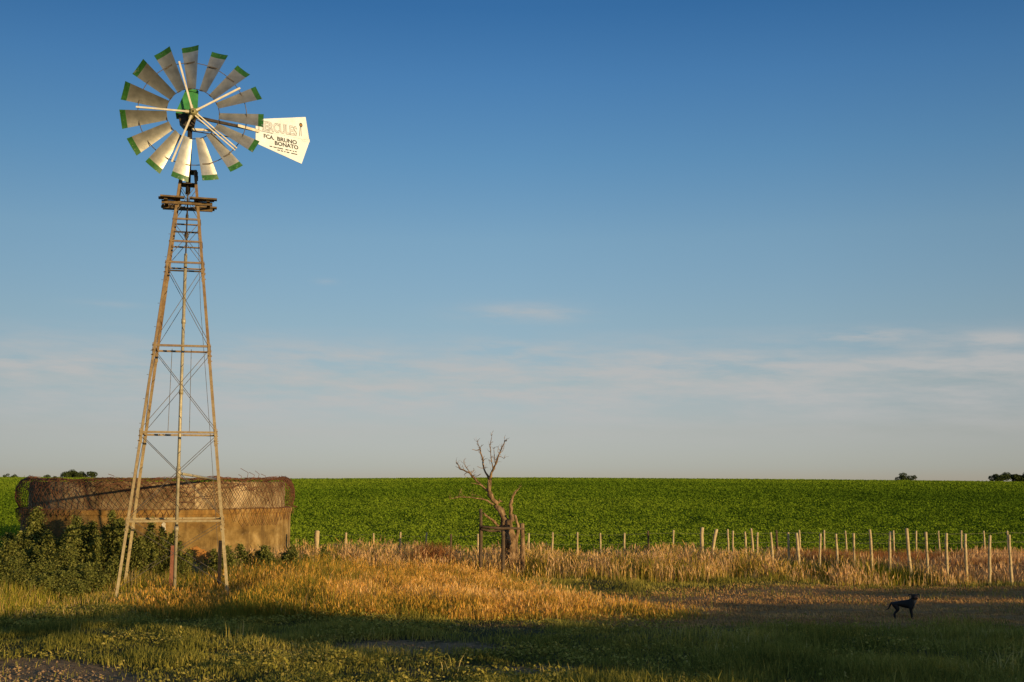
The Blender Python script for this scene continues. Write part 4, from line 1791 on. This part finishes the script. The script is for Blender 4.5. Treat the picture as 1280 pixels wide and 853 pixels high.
def build_dog():
    # x forward (to the right of the picture), z up, metres; joints and radii
    J = {}
    E = []

    def j(name, co, r, parent=None):
        J[name] = (len(J), co, r)
        if parent:
            E.append((J[parent][0], J[name][0]))

    j('pelvis', (-.155, 0, .318), (.074, .076))
    j('loin', (-.05, 0, .314), (.066, .068), 'pelvis')
    j('rib', (.05, 0, .300), (.080, .092), 'loin')
    j('chest', (.135, 0, .300), (.080, .100), 'rib')
    j('neck', (.178, -.005, .385), (.058, .058), 'chest')
    j('poll', (.190, -.012, .455), (.056, .056), 'neck')
    j('brow', (.200, -.055, .458), (.050, .046), 'poll')
    j('muz', (.208, -.105, .436), (.032, .030), 'brow')
    j('nose', (.210, -.138, .430), (.022, .020), 'muz')
    # ears folding outwards
    for s, nm in ((-1, 'a'), (1, 'b')):
        ox = .190 + s * .045
        j('ear1' + nm, (ox, -.02, .492), (.030, .014), 'poll')
        j('ear2' + nm, (ox + s * .034, -.025, .504), (.030, .013), 'ear1' + nm)
        j('ear3' + nm, (ox + s * .060, -.035, .470), (.019, .010), 'ear2' + nm)
    # tail
    j('t1', (-.215, 0, .320), (.022, .022), 'pelvis')
    j('t2', (-.245, .005, .255), (.015, .015), 't1')
    j('t3', (-.270, .01, .200), (.012, .012), 't2')
    j('t4', (-.315, .012, .185), (.008, .008), 't3')
    for s, nm, dx in ((-1, 'n', .0), (1, 'f', .035)):
        y = s * .05
        # hind leg
        j('hip' + nm, (-.165 + dx * .6, y, .285), (.050, .058), 'pelvis')
        j('knee' + nm, (-.115 + dx, y * 1.1, .195), (.034, .036), 'hip' + nm)
        j('hock' + nm, (-.185 + dx, y * 1.1, .110), (.017, .019), 'knee' + nm)
        j('hp' + nm, (-.175 + dx, y * 1.1, .022), (.014, .015), 'hock' + nm)
        j('ht' + nm, (-.140 + dx, y * 1.1, .014), (.017, .013), 'hp' + nm)
        # front leg
        j('sh' + nm, (.125 + dx, y, .245), (.036, .044), 'chest')
        j('el' + nm, (.110 + dx, y * 1.05, .180), (.024, .026), 'sh' + nm)
        j('wr' + nm, (.122 + dx, y * 1.05, .085), (.015, .016), 'el' + nm)
        j('fp' + nm, (.124 + dx, y * 1.05, .022), (.014, .015), 'wr' + nm)
        j('ft' + nm, (.152 + dx, y * 1.05, .014), (.017, .013), 'fp' + nm)
    me = bpy.data.meshes.new('dog')
    names = list(J)
    me.from_pydata([J[k][1] for k in names], E, [])
    o = bpy.data.objects.new('dog', me)
    C.objects.link(o)
    md = o.modifiers.new('Skin', 'SKIN')
    md.use_smooth_shade = True
    for i, k in enumerate(names):
        sv = me.skin_vertices[0].data[i]
        sv.radius = J[k][2]
        sv.use_root = (k == 'pelvis')
    sub = o.modifiers.new('Subdivision', 'SUBSURF')
    sub.levels = sub.render_levels = 2
    # bake the grown surface into a plain mesh
    bpy.context.view_layer.update()
    ev = o.evaluated_get(bpy.context.evaluated_depsgraph_get())
    baked = bpy.data.meshes.new_from_object(ev)
    o.modifiers.clear()
    o.data = baked
    n = NT('dog_coat')
    v = obj_coord(n)
    sp_ = n.n('ShaderNodeSeparateXYZ')
    n.l(v, sp_.inputs[0])
    fur = n.ramp(n.noise(v, 40, 4), [(.3, (.007, .007, .007)), (.7, (.017, .015, .013))])
    # white bib low on the front of the chest, tan muzzle and feet
    bib = n.math('MULTIPLY', n.maprange(sp_.outputs[0], .165, .20), n.math('MULTIPLY', n.maprange(sp_.outputs[2], .40, .37), n.maprange(sp_.outputs[2], .24, .27)), clamp=True)
    col = n.mix(n.math('MULTIPLY', bib, .8), fur, (.22, .19, .16))
    muz = n.maprange(sp_.outputs[1], -.085, -.11)
    col = n.mix(n.math('MULTIPLY', muz, .7), col, (.16, .07, .035))
    foot = n.maprange(sp_.outputs[2], .05, .02)
    col = n.mix(n.math('MULTIPLY', foot, .5), col, (.12, .06, .03))
    o.data.materials.clear()
    o.data.materials.append(n.principled(col, .6, 0, spec=.25))
    o.location = DL + Vector((0, 0, .0))
    o.rotation_euler = (0, 0, R(-6))
    o.scale = (.95, .95, .86)
    m = MB()
    for s in (-1, 1):
        c = Vector((.203 + s * .024, -.094, .466))
        m.lathe([(.0005, .006), (.004, .004), (.006, 0), (.004, -.004), (.0005, -.006)], 8, c)
    m.lathe([(.0005, .010), (.009, .006), (.011, 0), (.008, -.008), (.0005, -.010)], 10, (.210, -.154, .432), 0)
    m.build('eyes_and_nose', mottled('dog_eye', (.01, .008, .006), (.02, .015, .012), 30, .15), o, True).name = 'face_detail'
    tag(o, 'small black dog with folded ears standing side on in the shade and looking back', 'dog')
    return o


build_dog()

# ------------------------------------------------------------------ unseen leaf row added beside the viewer to shade the foreground
SUN_AZ, SUN_EL = R(48), R(6.0)           # to the right of straight behind the camera; above the horizon
TL_Y = 4.0


def shade_line(px, py, z):
    """where the sun ray that ends at this spot crosses the added leaf row"""
    g = at_z(px, py, z)
    x0 = g.x + (g.y - TL_Y) * math.tan(SUN_AZ)
    h = z + (g.y - TL_Y) / math.cos(SUN_AZ) * math.tan(SUN_EL)
    return x0, h


SHADE_TOP = [(60, 768, .25), (140, 762, .2), (190, 760, .25), (225, 752, .35), (330, 750, .35), (420, 757, .3), (510, 768, .2), (620, 776, .1), (700, 780, .05),
             (780, 776, .05), (850, 762, .05), (930, 748, .0), (1020, 738, .0), (1120, 735, .0), (1264, 736, .0), (1450, 736, .0)]
LIT_LOW = [(-60, 790, 0), (0, 792, 0), (120, 786, 0), (220, 790, 0), (330, 800, 0), (440, 808, 0), (540, 814, 0), (640, 826, 0), (760, 846, 0), (900, 870, 0), (1000, 900, 0)]
SLIT = [(900, 752, 0.04), (1000, 750, .04), (1120, 748, .04), (1250, 751, .04), (1400, 752, .04)]


def build_shade_bushes():  # unseen leaves, outline worked back from where the foreground shade should fall
    s = Stuff()
    N = 330000
    x0 = rng.uniform(5.4, 66, N)
    z = rng.uniform(.0, 5.0, N)
    y = TL_Y + rng.normal(0, .35, N)
    T_ = sorted(shade_line(*p) for p in SHADE_TOP)
    top = np.interp(x0, [p[0] for p in T_], [p[1] for p in T_]) + .05 * np.clip(x0 - T_[-1][0], 0, 30)
    top = top + (fbm(x0 * 1.3, 0 * x0, 601, 4) - .5) * .22 + rng.exponential(.02, N) * rng.choice([0, 1], N, p=[.6, .4])
    B_ = sorted(shade_line(*p) for p in LIT_LOW)
    band = np.interp(x0, [p[0] for p in B_], [p[1] for p in B_])
    band = band * (x0 < B_[-1][0])
    wob = (fbm(x0 * 1.5, 0 * x0 + 4, 603, 4) - .5) * .30
    crown = (z < top) & (z > band + wob)
    holes = fbm(x0 * 1.6, z * 4.0, 607, 4)
    thin = (z <= band + wob) & (holes > .50) & (rng.random(N) < .045)
    S_ = sorted(shade_line(*p) for p in SLIT)
    sl_ = np.interp(x0, [p[0] for p in S_], [p[1] for p in S_])
    slit = (np.abs(z - sl_) < .085 * fbm(x0 * 1.2, 0 * x0, 609) * 2) & (x0 > S_[0][0]) & (x0 < S_[-1][0])  # gap cut in the leaves to let a streak of sun through
    # thin streaks of light further along the mown ground
    slit2 = (np.abs(z - sl_ - .22 - .1 * (fbm(x0 * .5, 0 * x0, 611) - .5)) < .05) & (x0 > S_[0][0] - 4) & (x0 < S_[1][0])
    keep = (crown | thin) & ~slit & ~slit2
    x0, y, z = x0[keep], y[keep], z[keep]
    x0 = x0 - (y - TL_Y) * math.tan(SUN_AZ)
    z = z - (y - TL_Y) / math.cos(SUN_AZ) * math.tan(SUN_EL)
    nrm = np.tile(np.array([[.9, -.8, .0]]), (len(x0), 1)) * .9
    v, q, T = leaves(np.stack([x0, y, z], -1), rng.uniform(.07, .13, len(x0)), .1, np.clip(.45 + rng.normal(0, .2, len(x0)), 0, 1), .75, nrm)
    s.add(v, [q], T)
    o = s.build('shade_bushes', M['tree_leaf'])
    tag(o, 'unseen row of leafy bushes added beside the viewpoint, shaped to cast the foreground shade', 'bushes', kind='stuff')


build_shade_bushes()

# ------------------------------------------------------------------ sky, sun, camera
world = bpy.data.worlds.new('World')
bpy.context.scene.world = world
world.use_nodes = True
wt = world.node_tree
wt.nodes.clear()


class WN(NT):
    def __init__(self):
        self.t = wt
        self.out = self.n('ShaderNodeOutputWorld')


w = WN()
sky = w.n('ShaderNodeTexSky', sky_type='NISHITA')
sky.sun_disc = False
sky.sun_elevation = SUN_EL
sky.sun_rotation = math.pi - SUN_AZ
sky.altitude = 100
sky.air_density = 1.0
sky.dust_density = 0.2
sky.ozone_density = 2.5
SKY_STRENGTH = .10
bg = w.n('ShaderNodeBackground')
bg.inputs['Strength'].default_value = SKY_STRENGTH
# cirrus: streaks laid out by azimuth and elevation of the sky itself
tc = w.n('ShaderNodeTexCoord')
sp3 = w.n('ShaderNodeSeparateXYZ')
w.l(tc.outputs['Generated'], sp3.inputs[0])
az = w.math('ARCTAN2', sp3.outputs[0], sp3.outputs[1])
el = w.math('ARCSINE', sp3.outputs[2])
comb = w.n('ShaderNodeCombineXYZ')
w.l(w.math('ADD', az, w.math('MULTIPLY', el, 1.2)), comb.inputs[0])
w.l(w.math('MULTIPLY', el, 5.5), comb.inputs[1])
cn = w.noise(comb.outputs[0], 10.5, 7, .62)
comb2 = w.n('ShaderNodeCombineXYZ')
w.l(az, comb2.inputs[0])
w.l(w.math('MULTIPLY', el, 3), comb2.inputs[1])
big = w.noise(comb2.outputs[0], 3.2, 3, .5)
band = w.math('MULTIPLY', w.maprange(el, R(1.6), R(4.2)), w.maprange(el, R(7.6), R(5.2)), clamp=True)
cm = w.math('MULTIPLY', w.maprange(cn, .38, .64), band, clamp=True)
cm = w.math('MULTIPLY', cm, w.maprange(big, .22, .46), clamp=True)


def wisp(px, py, sx, sy, amp):
    r = ray(px, py).normalized()
    a0, e0 = math.atan2(r.x, r.y), math.asin(r.z)
    da = w.math('DIVIDE', w.math('SUBTRACT', az, a0), sx / F)
    de = w.math('DIVIDE', w.math('SUBTRACT', el, e0), sy / F)
    q = w.math('ADD', w.math('MULTIPLY', da, da), w.math('MULTIPLY', de, de))
    g = w.math('EXPONENT', w.math('MULTIPLY', q, -1.0))
    return w.math('MULTIPLY', w.math('MULTIPLY', g, amp), w.maprange(cn, .35, .62), clamp=True)


for args in ((1085, 420, 55, 8, 1.3), (1240, 424, 60, 9, .8), (655, 392, 70, 12, .9), (640, 440, 60, 14, .7), (60, 455, 130, 10, .5), (1000, 462, 220, 10, .25), (390, 450, 120, 16, .45),
             (830, 455, 160, 14, .5), (125, 380, 40, 4, .35), (408, 352, 14, 4, .3), (540, 490, 200, 18, .4), (1230, 448, 80, 6, .3)):
    cm = w.math('ADD', cm, wisp(*args), clamp=True)
# colour of this evening's air: the model sky graded by height above the horizon
def lin(c):
    c = c / 255
    return c / 12.92 if c <= .04045 else ((c + .055) / 1.055) ** 2.4


GRADE = [(585, (173, 174, 161), (157, 147, 100)), (540, (176, 181, 175), (148, 158, 127)), (480, (167, 181, 184), (132, 155, 147)), (400, (150, 177, 192), (118, 146, 154)),
         (300, (123, 163, 192), (97, 130, 151)), (200, (95, 145, 186), (86, 119, 144)), (100, (74, 127, 176), (78, 110, 136)), (10, (56, 109, 162), (73, 103, 130)), (-60, (50, 101, 157), (68, 98, 126)), (-260, (104, 138, 172), (68, 98, 126))]
GMAX = 4.0
stops = []
for py, want, have in GRADE:
    e = math.asin(ray(640, py).normalized().z)
    stops.append((max(0, min(1, e / R(30))), tuple(lin(a) / lin(b) / GMAX for a, b in zip(want, have))))
gr = w.n('ShaderNodeMapRange')
w.l(el, gr.inputs['Value'])
gr.inputs['From Min'].default_value = 0
gr.inputs['From Max'].default_value = R(30)
graded = w.ramp(gr.outputs['Result'], stops)
vm = w.n('ShaderNodeVectorMath', operation='MULTIPLY')
w.l(graded, vm.inputs[0])
w.l(sky.outputs[0], vm.inputs[1])
vs_ = w.n('ShaderNodeVectorMath', operation='SCALE')
w.l(vm.outputs[0], vs_.inputs[0])
# the sky is evener from side to side than the model has it
side = w.ramp(w.maprange(az, -1.5, 1.5), [(.0, (.95,) * 3), (.35, (.74,) * 3), (.44, (.90,) * 3), (.5, (1.0,) * 3), (.58, (1.07,) * 3), (.66, (1.05,) * 3), (1, (1.0,) * 3)])
w.l(w.math('MULTIPLY', side, GMAX * .875), vs_.inputs['Scale'])
cloud_col = (4.35, 4.25, 4.15)
mixc = w.mix(w.math('MULTIPLY', cm, .74), vs_.outputs[0], cloud_col)
w.l(mixc, bg.inputs['Color'])
w.l(bg.outputs[0], w.out.inputs['Surface'])

sl = bpy.data.lights.new('sun', 'SUN')
sl.energy = 5.0
sl.angle = R(.5)
sl.color = (1.0, .73, .36)
so = bpy.data.objects.new('sun', sl)
C.objects.link(so)
to_sun = Vector((math.sin(SUN_AZ) * math.cos(SUN_EL), -math.cos(SUN_AZ) * math.cos(SUN_EL), math.sin(SUN_EL)))
so.rotation_euler = to_sun.to_track_quat('Z', 'Y').to_euler()
so.location = (20, -20, 20)

cam = bpy.data.cameras.new('camera')
co_ = bpy.data.objects.new('camera', cam)
C.objects.link(co_)
co_.location = CAM
co_.rotation_euler = (math.pi / 2 + PITCH, 0, 0)
cam.sensor_width = 36
cam.lens = F / 1280 * 36
cam.clip_start = .1
cam.clip_end = 12000
sc = bpy.context.scene
sc.camera = co_
sc.view_settings.view_transform = 'Standard'
sc.view_settings.look = 'None'
sc.view_settings.exposure = 0.2
sc.view_settings.gamma = 1
sc.view_settings.use_curve_mapping = False
sc.render.engine = 'CYCLES'
sc.cycles.max_bounces = 6
sc.cycles.transparent_max_bounces = 4
sc.cycles.use_denoising = True
